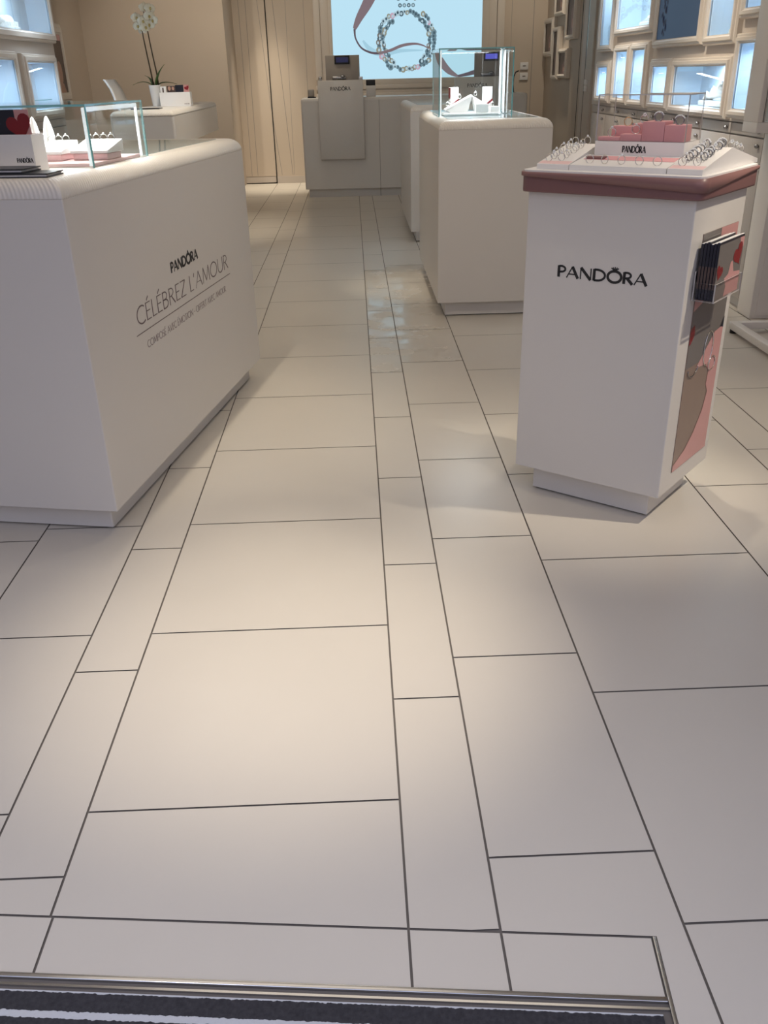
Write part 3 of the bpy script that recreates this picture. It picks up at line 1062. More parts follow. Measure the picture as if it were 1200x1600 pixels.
def ring_tray(u, w, label):
    t = thing('ring_tray', label, 'ring tray', LC(u, w, 1.0412), A_L)
    MB('pink_pale').box(-.055, .055, -.05, .05, 0, .018, bev=.002).done('base_block', t)
    k = MB('white_gloss')
    k.hexa([(-.06, -.055, .019), (.06, -.055, .019), (.06, .06, .019), (-.06, .06, .019),
            (-.06, -.055, .026), (.06, -.055, .026), (.06, .06, .052), (-.06, .06, .052)])
    k.done('sloping_tray', t)
    return t


for nm, u, w in (('nearer the leaflet box', 0.47, 0.255), ('nearer the glass corner', 0.50, 0.122)):
    ring_tray(u, w, 'white sloping ring tray in the low case, %s' % nm)
    for i in range(4):
        ring(1, LC(u + 0.036, w + 0.036 - i * 0.024, 1.0878), A_L + 0.7, '%s ring from the left on the tray %s' % (ORD[i], nm), 'rings on trays in the counter case', scale=0.95)
for i, (u, w) in enumerate(((0.42, 0.325), (0.50, 0.315), (0.53, 0.285))):
    c = MB('white_gloss')
    c.lathe([(0.019, 0), (0.0185, 0.03), (0.016, 0.07), (0.010, 0.10), (0.004, 0.116), (0.0005, 0.12)], 16)
    o = c.done('ring_cone', None, LC(u, w, 1.0412))
    tag(o, 'white pointed finger cone in the low case, %s from the left' % ORD[i], 'ring cone', 'finger cones in the counter case')
tag(MB('white_card').box(-.35, .10, -.04, .04, 0, .03, bev=.003).done('riser_block', None, LC(0.62, 0.52, 1.0412), A_L), 'long white riser block deep inside the low counter case', 'riser')

# leaflet box with cards, booklets
t = thing('leaflet_box', 'white leaflet box with small black logo on the sales counter', 'box', LC(0.225, 0.178, 1.0302), A_L)
b_ = MB('white_card')
for (x0, x1, y0, y1, z0, z1) in ((-.36, 0, 0, .004, 0, .096), (-.36, 0, .066, .07, 0, .096), (-.36, -.356, .004, .066, 0, .096), (-.004, 0, .004, .066, 0, .096), (-.356, -.004, .004, .066, 0, .004)):
    b_.box(x0, x1, y0, y1, z0, z1)
b_.done('box_shell', t)
tx = MB('ink')
lettering(tx, 'PANDÓRA', (-0.054, -0.0002, 0.024), (1, 0, 0), (0, 0, 1), (0, -1, 0), 0.0115, 0.048, 0.0022)
tx.done('logo_lettering', t)


def heart(mb, cx, cz, s, y, mt, tilt=0.0, ex=(1, 0, 0), ey=(0, 0, 1), en=(0, -1, 0), depth=0.0005):
    ex, ey, en = Vector(ex), Vector(ey), Vector(en)
    pts = []
    for i in range(28):
        a = 2 * PI * i / 28
        hx = 16 * math.sin(a) ** 3 / 17
        hz = (13 * math.cos(a) - 5 * math.cos(2 * a) - 2 * math.cos(3 * a) - math.cos(4 * a)) / 17
        x, z = hx * math.cos(tilt) - hz * math.sin(tilt), hx * math.sin(tilt) + hz * math.cos(tilt)
        pts.append(ex * (cx + s * x) + ey * (cz + s * z) - en * y)
    mb.loft([pts, [p + en * depth for p in pts]], mt, False, True, smooth=False)


def promo_card(w, h, dark, label, loc, rotz, heart_x=None):
    mb = MB('pink_print', 'navy', 'red')
    mb.box(-w, 0, 0, 0.002, 0, h, 'pink_print')
    mb.box(-w, -w + w * dark, -0.0006, 0, 0, h, 'navy')
    if heart_x is not None:
        heart(mb, heart_x, h * 0.73, h * 0.26, -0.0008, 'red', 0.25)
    return tag(mb.done('promotional_card', None, loc, rotz), label, 'card')


promo_card(0.30, 0.153, 0.86, 'dark promotional card with red heart standing in the counter leaflet box', LC(0.272, 0.200, 1.035), A_L, heart_x=-0.032)
for i in range(2):
    mb = MB('black', 'white_card')
    mb.box(-.42, 0, 0, .10, 0, .003, 'black')
    mb.box(-.41, -.004, .003, .097, .003, .0075, 'white_card')
    mb.box(-.42, 0, 0, .10, .0075, .0105, 'black')
    tag(mb.done('booklet', None, LC(0.062 + .002 * i, 0.062 + .07 * i, 1.0302 + .0108 * i), A_L + (0.06 if i == 0 else 0.0)),
        'black booklet lying on the sales counter, %s of the two' % ('lower' if i == 0 else 'upper'), 'booklet', 'black booklets on the sales counter')

# ------------------------------------------------------------------ things in the tall case
PZ = 1.0325
tag(MB('white_gloss').box(0.52, 0.845, 5.42, 5.70, PZ, PZ + .012, bev=.003).done('base_board'), 'white base board inside the tall glass case', 'board')


def wedge_tray(label, loc, rz, w, d_, z0, z1, mt='white_gloss'):
    t = thing('ring_tray', label, 'ring tray', loc, rz)
    k = MB(mt)
    k.hexa([(-w / 2, -.02, 0), (w / 2, -.02, 0), (w / 2, d_ * .75, 0), (-w / 2, d_ * .75, 0), (-w / 2, -.045, z0), (w / 2, -.045, z0), (w / 2, d_, z1), (-w / 2, d_, z1)])
    k.done('tray_body', t)
    k = MB('white_card')
    n = Vector((0, -(z1 - z0), d_ + .045)).normalized() * .006
    a, b_, c, e = Vector((-w / 2 - .003, -.05, z0)), Vector((w / 2 + .003, -.05, z0)), Vector((w / 2 + .003, d_ + .005, z1)), Vector((-w / 2 - .003, d_ + .005, z1))
    k.hexa([a, b_, c, e, a + n, b_ + n, c + n, e + n])
    k.done('tray_pad', t)
    return t


PZ2 = PZ + .0122
wedge_tray('white tilted ring tray at the left of the tall glass case', (0.585, 5.55, PZ2), -PI / 2, 0.11, 0.10, .012, .085)
wedge_tray('white tilted ring tray at the rear right of the tall glass case', (0.775, 5.66, PZ2), PI / 2, 0.09, 0.07, .012, .078)
for i, (x, lab) in enumerate(((0.596, 'left'), (0.780, 'right'))):
    t = thing('gift_box', 'white gift box with red diagonal ribbon, %s one in the tall glass case' % lab, 'gift box', (x, 5.66 if i == 0 else 5.555, PZ2), 0.15, 'gift boxes in the tall glass case')
    MB('white_card').box(-.024, .024, -.022, .022, 0, .13, bev=.002).done('box_body', t)
    rb = MB('red')
    rb.hexa([(-.0245, -.0228, .022), (.0245, -.0228, .058), (.0245, -.022, .058), (-.0245, -.022, .022),
             (-.0245, -.0228, .034), (.0245, -.0228, .070), (.0245, -.022, .070), (-.0245, -.022, .034)])
    if i == 0:
        rb.box(-.0250, -.0243, -.022, .022, .0700, .128)
    rb.done('ribbon', t)
tag(MB('white_gloss').box(0.700, 0.770, 5.43, 5.50, PZ2, PZ2 + .045, bev=.002).done('riser_block'), 'white cube riser at the front of the tall glass case', 'riser')
tag(MB('white_gloss').box(0.785, 0.835, 5.45, 5.52, PZ2, PZ2 + .03, bev=.002).done('riser_block'), 'low white riser at the right front corner of the tall case', 'riser')
for i, (x, y, z) in enumerate(((0.548, 5.53, PZ2 + .035), (0.568, 5.55, PZ2 + .045), (0.620, 5.56, PZ2 + .072), (0.725, 5.66, PZ2 + .082), (0.80, 5.48, PZ2 + .031))):
    ring(4, (x, y, z), 0.6, ['ring low on the left tilted tray, tall glass case', 'ring midway on the left tilted tray, tall glass case', 'ring at the top edge of left tilted tray, tall glass case',
                             'ring at the top of the rear right tray, tall glass case', 'ring on the low riser, tall glass case'][i], 'rings in the tall glass case')

# ================================================================== KIOSK
A_K = math.atan2(-0.6112, 0.7915)
PK = Vector((0.498, 2.645, 0))
KW, KD = 0.483, 0.386
FLARE = 0.056            # the right side runs slightly outwards to the rear
A_S = A_K - math.atan(FLARE)


def kq(ring_):
    return [(x + FLARE * max(0.0, y) * x / KW, y, z) for x, y, z in ring_]


def KS(out, v, z):       # point on the right side: distance out from it, distance along it
    c, q_ = math.cos(math.atan(FLARE)), math.sin(math.atan(FLARE))
    return K(KW + out * c + v * q_, -out * q_ + v * c, z)


def K(u, v, z):
    return (PK.x + u * math.cos(A_K) - v * math.sin(A_K), PK.y + u * math.sin(A_K) + v * math.cos(A_K), z)


kk = thing('display_kiosk', 'free-standing white kiosk with mauve ribbon band and black logo, right', 'kiosk', PK, A_K)
MB('rubber').box(.055, KW - .055, .055, KD - .055, 0, .006).done('foot_pad', kk)
MB('kick').loft([kq(rrect(.045, KW - .045, .045, KD - .045, .004, .006)), kq(rrect(.045, KW - .045, .045, KD - .045, .004, .092))], smooth=False).done('kick_plate', kk)
MB('lacquer').loft([kq(rrect(0, KW, 0, KD, .004, .092)), kq(rrect(0, KW, 0, KD, .004, .95))], smooth=False).done('body', kk)
OV = 0.018
lo = MB('mauve_dark')
lo.loft([kq(rrect(-OV, KW + OV, -OV, KD + OV, .025, .945)), kq(rrect(-OV - .001, KW + OV + .001, -OV - .001, KD + OV + .001, .026, .95)),
         kq(rrect(-OV - .001, KW + OV + .001, -OV - .001, KD + OV + .001, .026, .988)), kq(rrect(-OV, KW + OV, -OV, KD + OV, .025, .992))])
lo.done('lower_ribbon', kk)
# upper ribbon: its lower edge runs down to the front right corner and up again along the right side
ring_t, ring_b, ring_ti, ring_bi = [], [], [], []
base = kq(rrect(-OV - .007, KW + OV + .007, -OV - .007, KD + OV + .007, .032, 0, 6))
for (x, y, _) in base:
    if y < 0.012 or (x < KW - .02 and y < KD * .5):
        tt = min(1, max(0, (x + OV) / (KW + 2 * OV)))
        zz = .988 - .024 * tt if y < .02 else .988
    else:
        tt = min(1, max(0, (y + OV) / (KD + 2 * OV)))
        zz = .964 + .028 * tt if x > KW - .03 else .985
    ring_b.append((x, y, zz)); ring_t.append((x, y, .9985))
up_ = MB('mauve_ribbon')
ins = kq(rrect(-OV + .002, KW + OV - .002, -OV + .002, KD + OV - .002, .024, 0, 6))
up_.loft([[(p[0], p[1], q[2]) for p, q in zip(ins, ring_b)], ring_b, ring_t, [(p[0], p[1], .9985) for p in ins]], None, False, True)
up_.done('upper_ribbon', kk)
MB('white_card').loft([kq(rrect(-OV, KW + OV, -OV, KD + OV, .025, .9985)), kq(rrect(-OV, KW + OV, -OV, KD + OV, .025, 1.003))], smooth=False).done('deck', kk)
tx = MB('ink')
lettering(tx, 'PANDÓRA', (0.106, -0.0002, 0.7135), (1, 0, 0), (0, 0, 1), (0, -1, 0), 0.0325, 0.272, 0.0082, crown=True)
tx.done('logo_lettering', kk)
# advertising panel on the right face: local plane x = KW, y to the rear
ad = MB('brown_print', 'grey_print', 'pink_print', 'navy', 'red', 'silver')
y0, y1, z0, z1 = 0.083, 0.437 - 0.09, 0.148, 0.850
y0, y1 = 0.080, 0.347


def AP(mt, pts, lift):
    ad.face([(KW + lift, y0 + (y1 - y0) * a, z0 + (z1 - z0) * c) for a, c in pts], mt)


ad.box(KW, KW + .002, y0, y1, z0, z1, 'brown_print')
AP('grey_print', [(0, .46), (1, .46), (1, 1), (0, 1)], .0024)
AP('pink_print', [(.50, .80), (1, .80), (1, 1), (.50, 1)], .0027)
AP('pink_print', [(.30, .44), (.75, .56), (1, .57), (1, .0), (0, 0), (0, .03), (.30, .07), (.52, .13), (.70, .21), (.78, .29), (.70, .33), (.72, .39), (.60, .43)], .0030)
AP('black' if 'black' in ad.mats else 'navy', [(.90, .57), (1, .56), (1, .61)], .0033)
AP('red', [(0, .63), (.10, .64), (.13, .60), (.06, .57), (0, .56)], .0027)
AP('pink_print', [(.0, .70), (.22, .72), (.30, .75), (.22, .77), (0, .75)], .0027)
MS = Matrix.Translation((KW, 0, 0)) @ Matrix.Rotation(-math.atan(FLARE), 4, 'Z') @ Matrix.Translation((-KW, 0, 0))
ad.bm.transform(MS)
ad.done('advertising_panel', kk)
tr = MB('silver', 'dark_silver')
for (cy, cz, ry, rz, mt) in ((.60, .50, .13, .075, 'silver'), (.78, .42, .10, .03, 'silver'), (.20, .45, .14, .035, 'dark_silver')):
    pts = [(KW + .0045, y0 + (y1 - y0) * (cy + ry * math.cos(a * PI / 10)), z0 + (z1 - z0) * (cz + rz * math.sin(a * PI / 10))) for a in range(0 if mt == 'silver' else 10, 21)]
    tr.tube(pts, .0016, 6, mt)
tr.bm.transform(MS)
tr.done('printed_bracelets', kk)

# acrylic leaflet pocket + leaflets on that face
t = thing('leaflet_holder', 'clear acrylic leaflet pocket on the right side of the kiosk', 'holder', KS(.0045, 0.045, 0.678), A_S)
h = MB()
for (a, b_, c, d_, e, f_) in ((0.0, .003, 0, .205, 0, .08), (.058, .061, 0, .205, 0, .050), (.003, .058, 0, .003, 0, .050), (.003, .058, .202, .205, 0, .050), (.003, .058, .003, .202, 0, .003)):
    h.pane(a, b_, c, d_, e, f_, 'acrylic', 'acrylic_edge')
h.done('acrylic_pocket', t)
for i in range(6):
    x = .0090 + i * .0086
    mb = MB('navy', 'white_card', 'pink_print', 'red', 'grey_print', 'dark_print')
    front = i == 5
    LW, LH = .188, .148
    mb.box(0, .0072, 0, LW, 0, LH + .003 * (i % 3), 'navy')
    mb.box(.0012, .0060, .0012, LW - .001, LH + .003 * (i % 3), LH + .0012 + .003 * (i % 3), 'white_card')
    mb.box(.0008, .0064, -.0004, 0, .03, .09, 'dark_print')
    if front:
        xx = .0074

        def q_(mt, pts, l):
            mb.face([(xx + l, LW * a_, LH * c_) for a_, c_ in pts], mt)
        q_('grey_print', [(0, 0), (1, 0), (1, 1), (0, 1)], 0)
        q_('pink_print', [(.42, 0), (1, 0), (1, .36), (.72, .40), (.62, .62), (.55, .60), (.50, .40), (.36, .34), (.46, .18)], .0002)
        q_('pink_print', [(1, 1), (.82, 1), (.86, .90), (1, .80)], .0002)
        heart(mb, LW * .82, LH * .70, .036, -(xx + .0005), 'red', 0.5, (0, 1, 0), (0, 0, 1), (1, 0, 0), .0002)
        heart(mb, LW * .12, LH * .50, .024, -(xx + .0005), 'red', -0.3, (0, 1, 0), (0, 0, 1), (1, 0, 0), .0002)
    o = mb.done('leaflet', None, KS(x, 0.052, 0.6815), A_S)
    tag(o, ['dark leaflet at the very back of the kiosk pocket, against the panel', 'dark leaflet second from the back in the kiosk pocket', 'dark leaflet third from the back in the kiosk pocket',
            'dark leaflet third from the front in the kiosk pocket', 'dark leaflet right behind the front one in the kiosk pocket', 'front leaflet with red heart in the kiosk pocket'][i], 'leaflet', 'leaflets in the kiosk pocket')

# trays on the deck: left wing, front, right wing (sections of a sloping ring display)
DZ = 1.0032


def wing(name, label, x0, x1, rz):
    t = thing(name, label, 'ring tray', K(x0, 0.02, DZ), rz)
    k = MB('white_card')
    w = x1 - x0
    prof = [(0, 0), (0, .0135), (.198, .054), (.420, .010), (.420, 0)]
    k.loft([[(0, y, z) for y, z in prof], [(w, y, z) for y, z in prof]], smooth=False)
    k.done('tray_body', t)
    k = MB('pink_pale')
    k.hexa([(.002, .004, .0140), (w - .002, .004, .0140), (w - .002, .030, .0194), (.002, .030, .0194),
            (.002, .004, .0146), (w - .002, .004, .0146), (w - .002, .030, .0200), (.002, .030, .0200)])
    k.done('tray_trim', t)
    return t


KD_FIX = KD - 0.002
wing('kiosk_tray', 'white gabled ring tray along the left edge of the kiosk top', 0.012, 0.110, A_K)
wing('kiosk_tray', 'white gabled ring tray along the right edge of the kiosk top', 0.3895, 0.484, A_S)
t = thing('kiosk_tray', 'white sloping front ring tray before the acrylic case on the kiosk', 'ring tray', K(0.1115, 0.02, DZ), A_K)
w = 0.2755
k = MB('white_card')
prof = [(0, 0), (0, .0135), (.120, .031), (.120, 0)]
k.loft([[(0, y, z) for y, z in prof], [(w, y, z) for y, z in prof]], smooth=False)
k.done('tray_body', t)
sl = (.031 - .0135) / .120
k = MB('pink', 'red')
k.hexa([(.012, .066, .0135 + sl * .066 + .0002), (w - .004, .066, .0135 + sl * .066 + .0002), (w - .004, .108, .0135 + sl * .108 + .0002), (.012, .108, .0135 + sl * .108 + .0002),
        (.012, .066, .0135 + sl * .066 + .001), (w - .004, .066, .0135 + sl * .066 + .001), (w - .004, .108, .0135 + sl * .108 + .001), (.012, .108, .0135 + sl * .108 + .001)], 'pink')
k.done('pink_inlay', t)
mb = MB('mauve_ribbon')
mb.box(0, .055, 0, .028, 0, .006, bev=.002)
o = mb.done('ring_pad', None, K(0.128, 0.088, DZ + .0135 + sl * .082), A_K)
tag(o, 'small dark red pad on the front kiosk tray, left of the pink inlay', 'pad')

GF, GLW, GRW = 'rings on the front kiosk tray', 'rings on the left kiosk tray', 'rings on the right kiosk tray'
for i, u in enumerate((0.160, 0.204, 0.252, 0.302, 0.352)):
    ring(0 if i in (3, 4) else (1 if i == 2 else 0), K(u, 0.045, DZ + .0135 + sl * .025), A_K + (0.15, -0.2, 0.9, 0.05, 0.3)[i],
         'slim silver ring, %s from the left on the front kiosk tray' % ORD[i], GF, scale=1.05)
rnd = random.Random(11)


def wz(v):
    y = v - .02
    return DZ + (.0135 + (.054 - .0135) * y / .198 if y <= .198 else .054 - .044 * (y - .198) / .222)


for i in range(8):
    for j in range(2):
        v = 0.046 + i * 0.023 + (0.010 if j else 0)
        u = 0.036 + j * 0.034 + 0.004 * (i % 2)
        if v > 0.235:
            continue
        ring((1, 4, 1, 0)[(i + j) % 4] if i else (0, 1)[j], K(u, v, wz(v) - .0004), A_K + rnd.uniform(-.5, .5),
             'small silver ring, %s from the front in the %s row, left kiosk tray' % (ORD[i], 'outer' if j == 0 else 'inner'), GLW, scale=rnd.uniform(.85, 1.0))
for i in range(8):
    for j in range(2):
        v = 0.046 + i * 0.023 + (0.006 if j else 0)
        u = 0.416 + j * 0.036 + FLARE * v
        if v > 0.235:
            continue
        ring((0, 1, 2, 2)[min(3, i)] if i < 3 else (2, 2, 4, 2)[(i + j) % 4], K(u, v, wz(v) - .0004), A_K + rnd.uniform(-.6, .6),
             '%s ring, %s from the front in the %s row, right kiosk tray' % ('slim silver' if i < 2 else 'chunky silver', ORD[i], 'inner' if j == 0 else 'outer'), GRW, scale=rnd.uniform(.95, 1.08))
for i, v in enumerate((0.262, 0.30, 0.335)):
    ring(4, K(0.462 + FLARE * v, v, wz(v) - .0004), A_K + .4, 'silver ring, %s behind the ridge of the right kiosk tray' % ORD[i], GRW)

# acrylic case on the kiosk: base box, cover, pink risers, rings
t = thing('acrylic_case', 'clear acrylic case on a white logo base, kiosk top', 'display case', K(0.130, 0.142, DZ), A_K)
cw, cd = 0.257, 0.125
MB('white_card').box(0, cw, 0, cd, 0, .068, bev=.0015).done('base_box', t)
tx = MB('ink')
lettering(tx, 'PANDÓRA', (0.083, -0.0002, 0.0395), (1, 0, 0), (0, 0, 1), (0, -1, 0), 0.0170, 0.068, 0.0032)
tx.done('logo_lettering', t)
cv = MB()
q = .003
for (a, b_, c, d_, e, f_) in ((0, cw, 0, q, .0685, .184), (0, cw, cd - q, cd, .0685, .184), (0, q, q, cd - q, .0685, .184), (cw - q, cw, q, cd - q, .0685, .184), (0, cw, 0, cd, .184, .187)):
    cv.pane(a, b_, c, d_, e, f_, 'acrylic', 'acrylic_edge')
cv.done('acrylic_cover', t)
RZ = DZ + .0686
ris = [('low pink riser at the front left of the acrylic case', .136, .200, .147, .185, .010),
       ('second pink riser from the left, front row of acrylic case', .201, .262, .147, .185, .018),
       ('tallest pink riser in the middle of the acrylic case', .263, .325, .147, .215, .050),
       ('broad pink riser at the right of the acrylic case', .326, .381, .147, .205, .042),
       ('pink riser behind the lowest one, left of the acrylic case', .158, .220, .187, .235, .036),
       ('pink riser behind the second one, centre of the acrylic case', .221, .262, .187, .235, .043)]
for lab, u0, u1, v0, v1, hh in ris:
    tag(MB('pink').box(0, u1 - u0, 0, v1 - v0, 0, hh, bev=.001).done('display_riser', None, K(u0, v0, RZ), A_K), lab, 'riser', 'pink risers in the acrylic case')
for i, (k_, u, v, z, lab) in enumerate(((3, .198, .205, .036, 'gold-toned ring on the left rear riser, acrylic case'), (1, .168, .166, .010, 'ring on the lowest front riser, acrylic case'),
                                        (1, .238, .166, .018, 'ring on the second front riser, acrylic case'), (4, .245, .205, .043, 'ring on the central rear riser, acrylic case'),
                                        (2, .296, .175, .050, 'chunky ring on the tallest riser, acrylic case'), (2, .356, .172, .042, 'chunky ring on the right riser, acrylic case'))):
    ring(k_, K(u, v, RZ + z - .0003), A_K + .3, lab, 'rings in the acrylic case', scale=1.05)

# ================================================================== CASH DESK
cd_ = thing('cash_desk', 'long white cash desk below the light box at the back', 'desk', (0.69, 10.6, 0))
MB('kick').box(-1.21, 1.20, .045, .55, 0.0, .085).done('kick_plate', cd_)
MB('lacquer').loft([rrect(-1.25, 1.245, 0, .6, .02, .088), rrect(-1.25, 1.245, 0, .6, .02, 1.0), rrect(-1.245, 1.24, .005, .595, .02, 1.02), rrect(-1.235, 1.23, .015, .585, .02, 1.03)], smooth=False).done('body', cd_)
MB('dark_gap').box(-.3955, -.3925, -.0006, .002, .0, 1.0).box(-.3955, -.3925, .0444, .047, 0, .085).done('seam', cd_)
for x0 in (-1.055, 0.435):
    pn = MB('lacquer').box(x0, x0 + .49, -.045, 0, .405, 1.20, bev=.004).done('till_panel', cd_)
    tx = MB('ink')
    lettering(tx, 'PANDÓRA', (x0 + .135, -.0453, 1.100), (1, 0, 0), (0, 0, 1), (0, -1, 0), .036, .22, .0065)
    tx.done('logo_lettering', pn)
lk = MB('dark_silver', 'black').lathe([(0.02, 0), (0.02, .006), (0.012, .010)], 14, mt='dark_silver')
lo = lk.done('lock', cd_)
lo.location = (-.119, -.0005, .525)
lo.rotation_euler = (PI / 2, 0, 0)

reg = thing('cash_register', 'grey cash register with dark customer display, left till', 'cash register', (-0.09, 10.72, 1.0305), 0, 'cash registers on the cash desk')
rg = MB('grey_plastic')
rg.box(-.185, .185, 0, .03, 0, .412, bev=.004)
rg.box(-.16, .16, .03, .25, 0, .16, bev=.006)
rg.done('housing', reg)
ds = MB('black').box(-.085, .080, -.012, 0, .325, .408, bev=.003).done('customer_display', reg)
MB('screen_off').box(-.068, .063, -.0135, -.0122, .342, .392).done('screen', ds)
MB('dark_silver').box(-.115, .035, -.030, 0, .175, .205, bev=.006).ball((.0, -.02, .205), .028, sc=(1, .7, .6)).done('receipt_printer', reg)
reg2 = dup(reg, (1.54, 10.72, 1.0305), label='grey cash register with lit purple display, seen through the tall glass case')
# the second display is lit
for ch in reg2.children:
    if ch.name.startswith('customer_display'):
        for g in ch.children:
            me = g.data.copy()
            me.materials.clear()
            me.materials.append(backlit('screen_on', (0.10, 0.10, 0.55), 1.0))
            g.data = me
t = thing('card_terminal_stand', 'pale block stand with black card terminal right of the left till', 'card terminal', (0.213, 10.62, 1.0305))
MB('lacquer').box(-.052, .052, 0, .08, 0, .112, bev=.003).done('stand', t)
MB('black').box(-.052, .048, -.002, .07, .1125, .166, bev=.004).done('terminal', t)
t = thing('tape_dispenser', 'small grey dispenser at the left end of the cash desk', 'dispenser', (-0.44, 10.70, 1.0305))
MB('grey_plastic').box(-.042, .030, -.03, .03, .012, .085, bev=.010).done('housing', t)
MB('black').box(-.045, .045, -.03, .03, 0, .012).done('base', t)
tag(MB('steel').lathe([(.016, 0), (.022, .012), (.020, .030), (.010, .04)], 12).done('push_bell', None, (-.335, 10.585, 1.2005)), 'tiny metal bell on the upper left corner of the left till panel', 'bell')
tag(MB('steel').box(-.025, .02, -.012, .012, 0, .03, bev=.003).done('stamp_holder', None, (.105, 10.58, 1.2005)), 'tiny grey holder on the upper right corner of the left till panel', 'holder')
cb = MB('black')
cb.tube([(1.835, 10.95, 1.031), (1.825, 10.95, 1.12), (1.83, 10.95, 1.19), (1.85, 10.95, 1.235), (1.885, 10.95, 1.25)], .007, 8)
tag(cb.done('microphone_arm'), 'thin black bent arm rising at the right end of the cash desk', 'arm')

# ================================================================== LIGHT BOX
lb = thing('light_box', 'large glowing pale blue picture light box on the back wall', 'light box', (0.705, 12.22, 1.0))
fm = MB('frame_paint')
xl, xr = -0.92, 0.92
for (a, b_, c, d_, y) in ((-1.14, 1.19, 0.0, .045, -.10), (-1.12, 1.17, .045, .085, -.07), (-1.14, 1.19, .085, .135, -.09), (-1.10, 1.15, .135, .195, -.06)):
    fm.box(a, b_, y, 0, c, d_, bev=.004)
for (a, b_, y) in ((-1.14, -1.06, -.06), (-1.06, -.96, -.035), (-.96, -.915, -.065), (.915, 1.0, -.065), (1.0, 1.10, -.035), (1.10, 1.19, -.06)):
    fm.box(a, b_, y, 0, .195, 1.40, bev=.004)
fm.box(-1.14, 1.19, -.06, 0, 1.36, 1.44)
fm.done('frame', lb)
MB('lightbox').box(-.915, .915, -.05, -.02, .195, 1.36).done('screen', lb)
# the backlit picture: ribbon, ring of charms with a crown on top (all printed flat on the screen)
pc_ribbon, pc_ring, pc_crown = MB('print_ribbon'), MB('print_steel'), MB('print_steel')
pc = pc_ribbon
YP = -.0506
lay = [0]


def P3(x, z):
    return (x - 0.705, YP - .0001 * lay[0], z - 1.0)


def band(pts, ws, mt):
    pts = [Vector(p) for p in pts]
    # resample with Catmull-Rom
    P, Ws = [], []
    for i in range(len(pts) - 1):
        p0, p1, p2, p3 = pts[max(i - 1, 0)], pts[i], pts[i + 1], pts[min(i + 2, len(pts) - 1)]
        for s_ in range(6):
            t_ = s_ / 6
            P.append(0.5 * ((2 * p1) + (p2 - p0) * t_ + (2 * p0 - 5 * p1 + 4 * p2 - p3) * t_ ** 2 + (3 * p1 - p0 - 3 * p2 + p3) * t_ ** 3))
            Ws.append(ws[i] * (1 - t_) + ws[i + 1] * t_)
    P.append(pts[-1]); Ws.append(ws[-1])
    for i in range(len(P) - 1):
        d_ = (P[i + 1] - P[i]).normalized()
        n0 = Vector((-d_.y, d_.x))
        d2_ = (P[min(i + 2, len(P) - 1)] - P[i + 1])
        n1 = Vector((-d2_.y, d2_.x)).normalized() if d2_.length > 1e-6 else n0
        a, b_, c, e = P[i] + n0 * Ws[i], P[i] - n0 * Ws[i], P[i + 1] - n1 * Ws[i + 1], P[i + 1] + n1 * Ws[i + 1]
        pc.face([P3(*a), P3(*b_), P3(*c), P3(*e)], mt)


def disc(x, z, r, mt, n=10, sq=1.0, rot=0.0):
    pc.face([P3(x + r * math.cos(2 * PI * i / n + rot) * sq, z + r * math.sin(2 * PI * i / n + rot)) for i in range(n)], mt)


lay[0] = 1
band([(0.16, 1.62), (0.25, 1.52), (0.40, 1.47), (0.62, 1.50), (0.9, 1.50)], [.01, .03, .03, .02, .005], 'print_shade')
lay[0] = 2
band([(0.40, 2.35), (0.245, 2.046), (0.122, 1.86), (0.062, 1.747)], [.09, .062, .042, .020], 'print_ribbon')
band([(0.062, 1.747), (0.072, 1.645), (0.141, 1.54), (0.257, 1.487), (0.352, 1.478)], [.014, .009, .010, .012, .014], 'print_ribbon_dark')
rn = random.Random(4)
pc = pc_ring
CX, CZ, RXX, RZZ = 0.697, 1.605, 0.335, 0.330
mats_ = ['print_steel', 'print_steel', 'print_steel_dark', 'print_pale', 'print_gold', 'print_steel', 'print_bronze', 'print_pale']
for i in range(54):
    a = 2 * PI * i / 54 + 0.03
    side = abs(math.cos(a))
    for kx in range(2 if side > 0.55 else 1):
        lay[0] = 3
        rr = (-0.03 if kx else 0.03 * (side > .55)) + rn.uniform(-.012, .012)
        x, z = CX + (RXX - .02 + rr) * math.cos(a), CZ + (RZZ - .02 + rr) * math.sin(a)
        mt = rn.choice(mats_)
        if i % 13 == 5 and kx == 0:
            mt = 'print_pink'
        r_ = rn.uniform(.023, .035)
        disc(x, z, r_, mt, sq=rn.uniform(.75, 1.1), rot=rn.uniform(0, 1))
        lay[0] = 4
        disc(x + rn.uniform(-.006, .006), z + rn.uniform(-.006, .006), r_ * .5, 'print_steel_dark' if mt in ('print_pale', 'print_steel') else 'print_pale', sq=.8)
pc = pc_crown
for (x, z, mt) in [(0.620 + i * .053, 1.985, 'print_steel' if i % 2 else 'print_steel_dark') for i in range(4)] + [(0.600 + i * .10, 2.055, ('print_steel', 'print_steel_dark', 'print_bronze')[i]) for i in range(3)] + \
        [(0.57 + i * .13, 2.12, 'print_steel') for i in range(3)]:
    lay[0] = 3
    disc(x, z, .023, mt)
    lay[0] = 4
    disc(x, z, .011, 'print_pale')
pc = pc_ribbon
lay[0] = 5
band([(0.352, 1.478), (0.494, 1.507), (0.60, 1.545), (0.691, 1.566), (0.809, 1.572), (0.90, 1.552), (0.97, 1.515)], [.015, .016, .017, .016, .012, .008, .004], 'print_ribbon')
pc_tail = MB('print_ribbon')
pc = pc_tail
lay[0] = 2
band([(1.06, 1.48), (1.12, 1.37), (1.22, 1.265), (1.33, 1.205)], [.02, .045, .035, .012], 'print_ribbon')
band([(1.33, 1.205), (1.45, 1.225), (1.58, 1.255)], [.012, .020, .03], 'print_ribbon_dark')
pc_ribbon.done('printed_ribbon', lb)
pc_tail.done('printed_ribbon', lb)
pc_ring.done('printed_bracelet', lb)
pc_crown.done('printed_crown', lb)

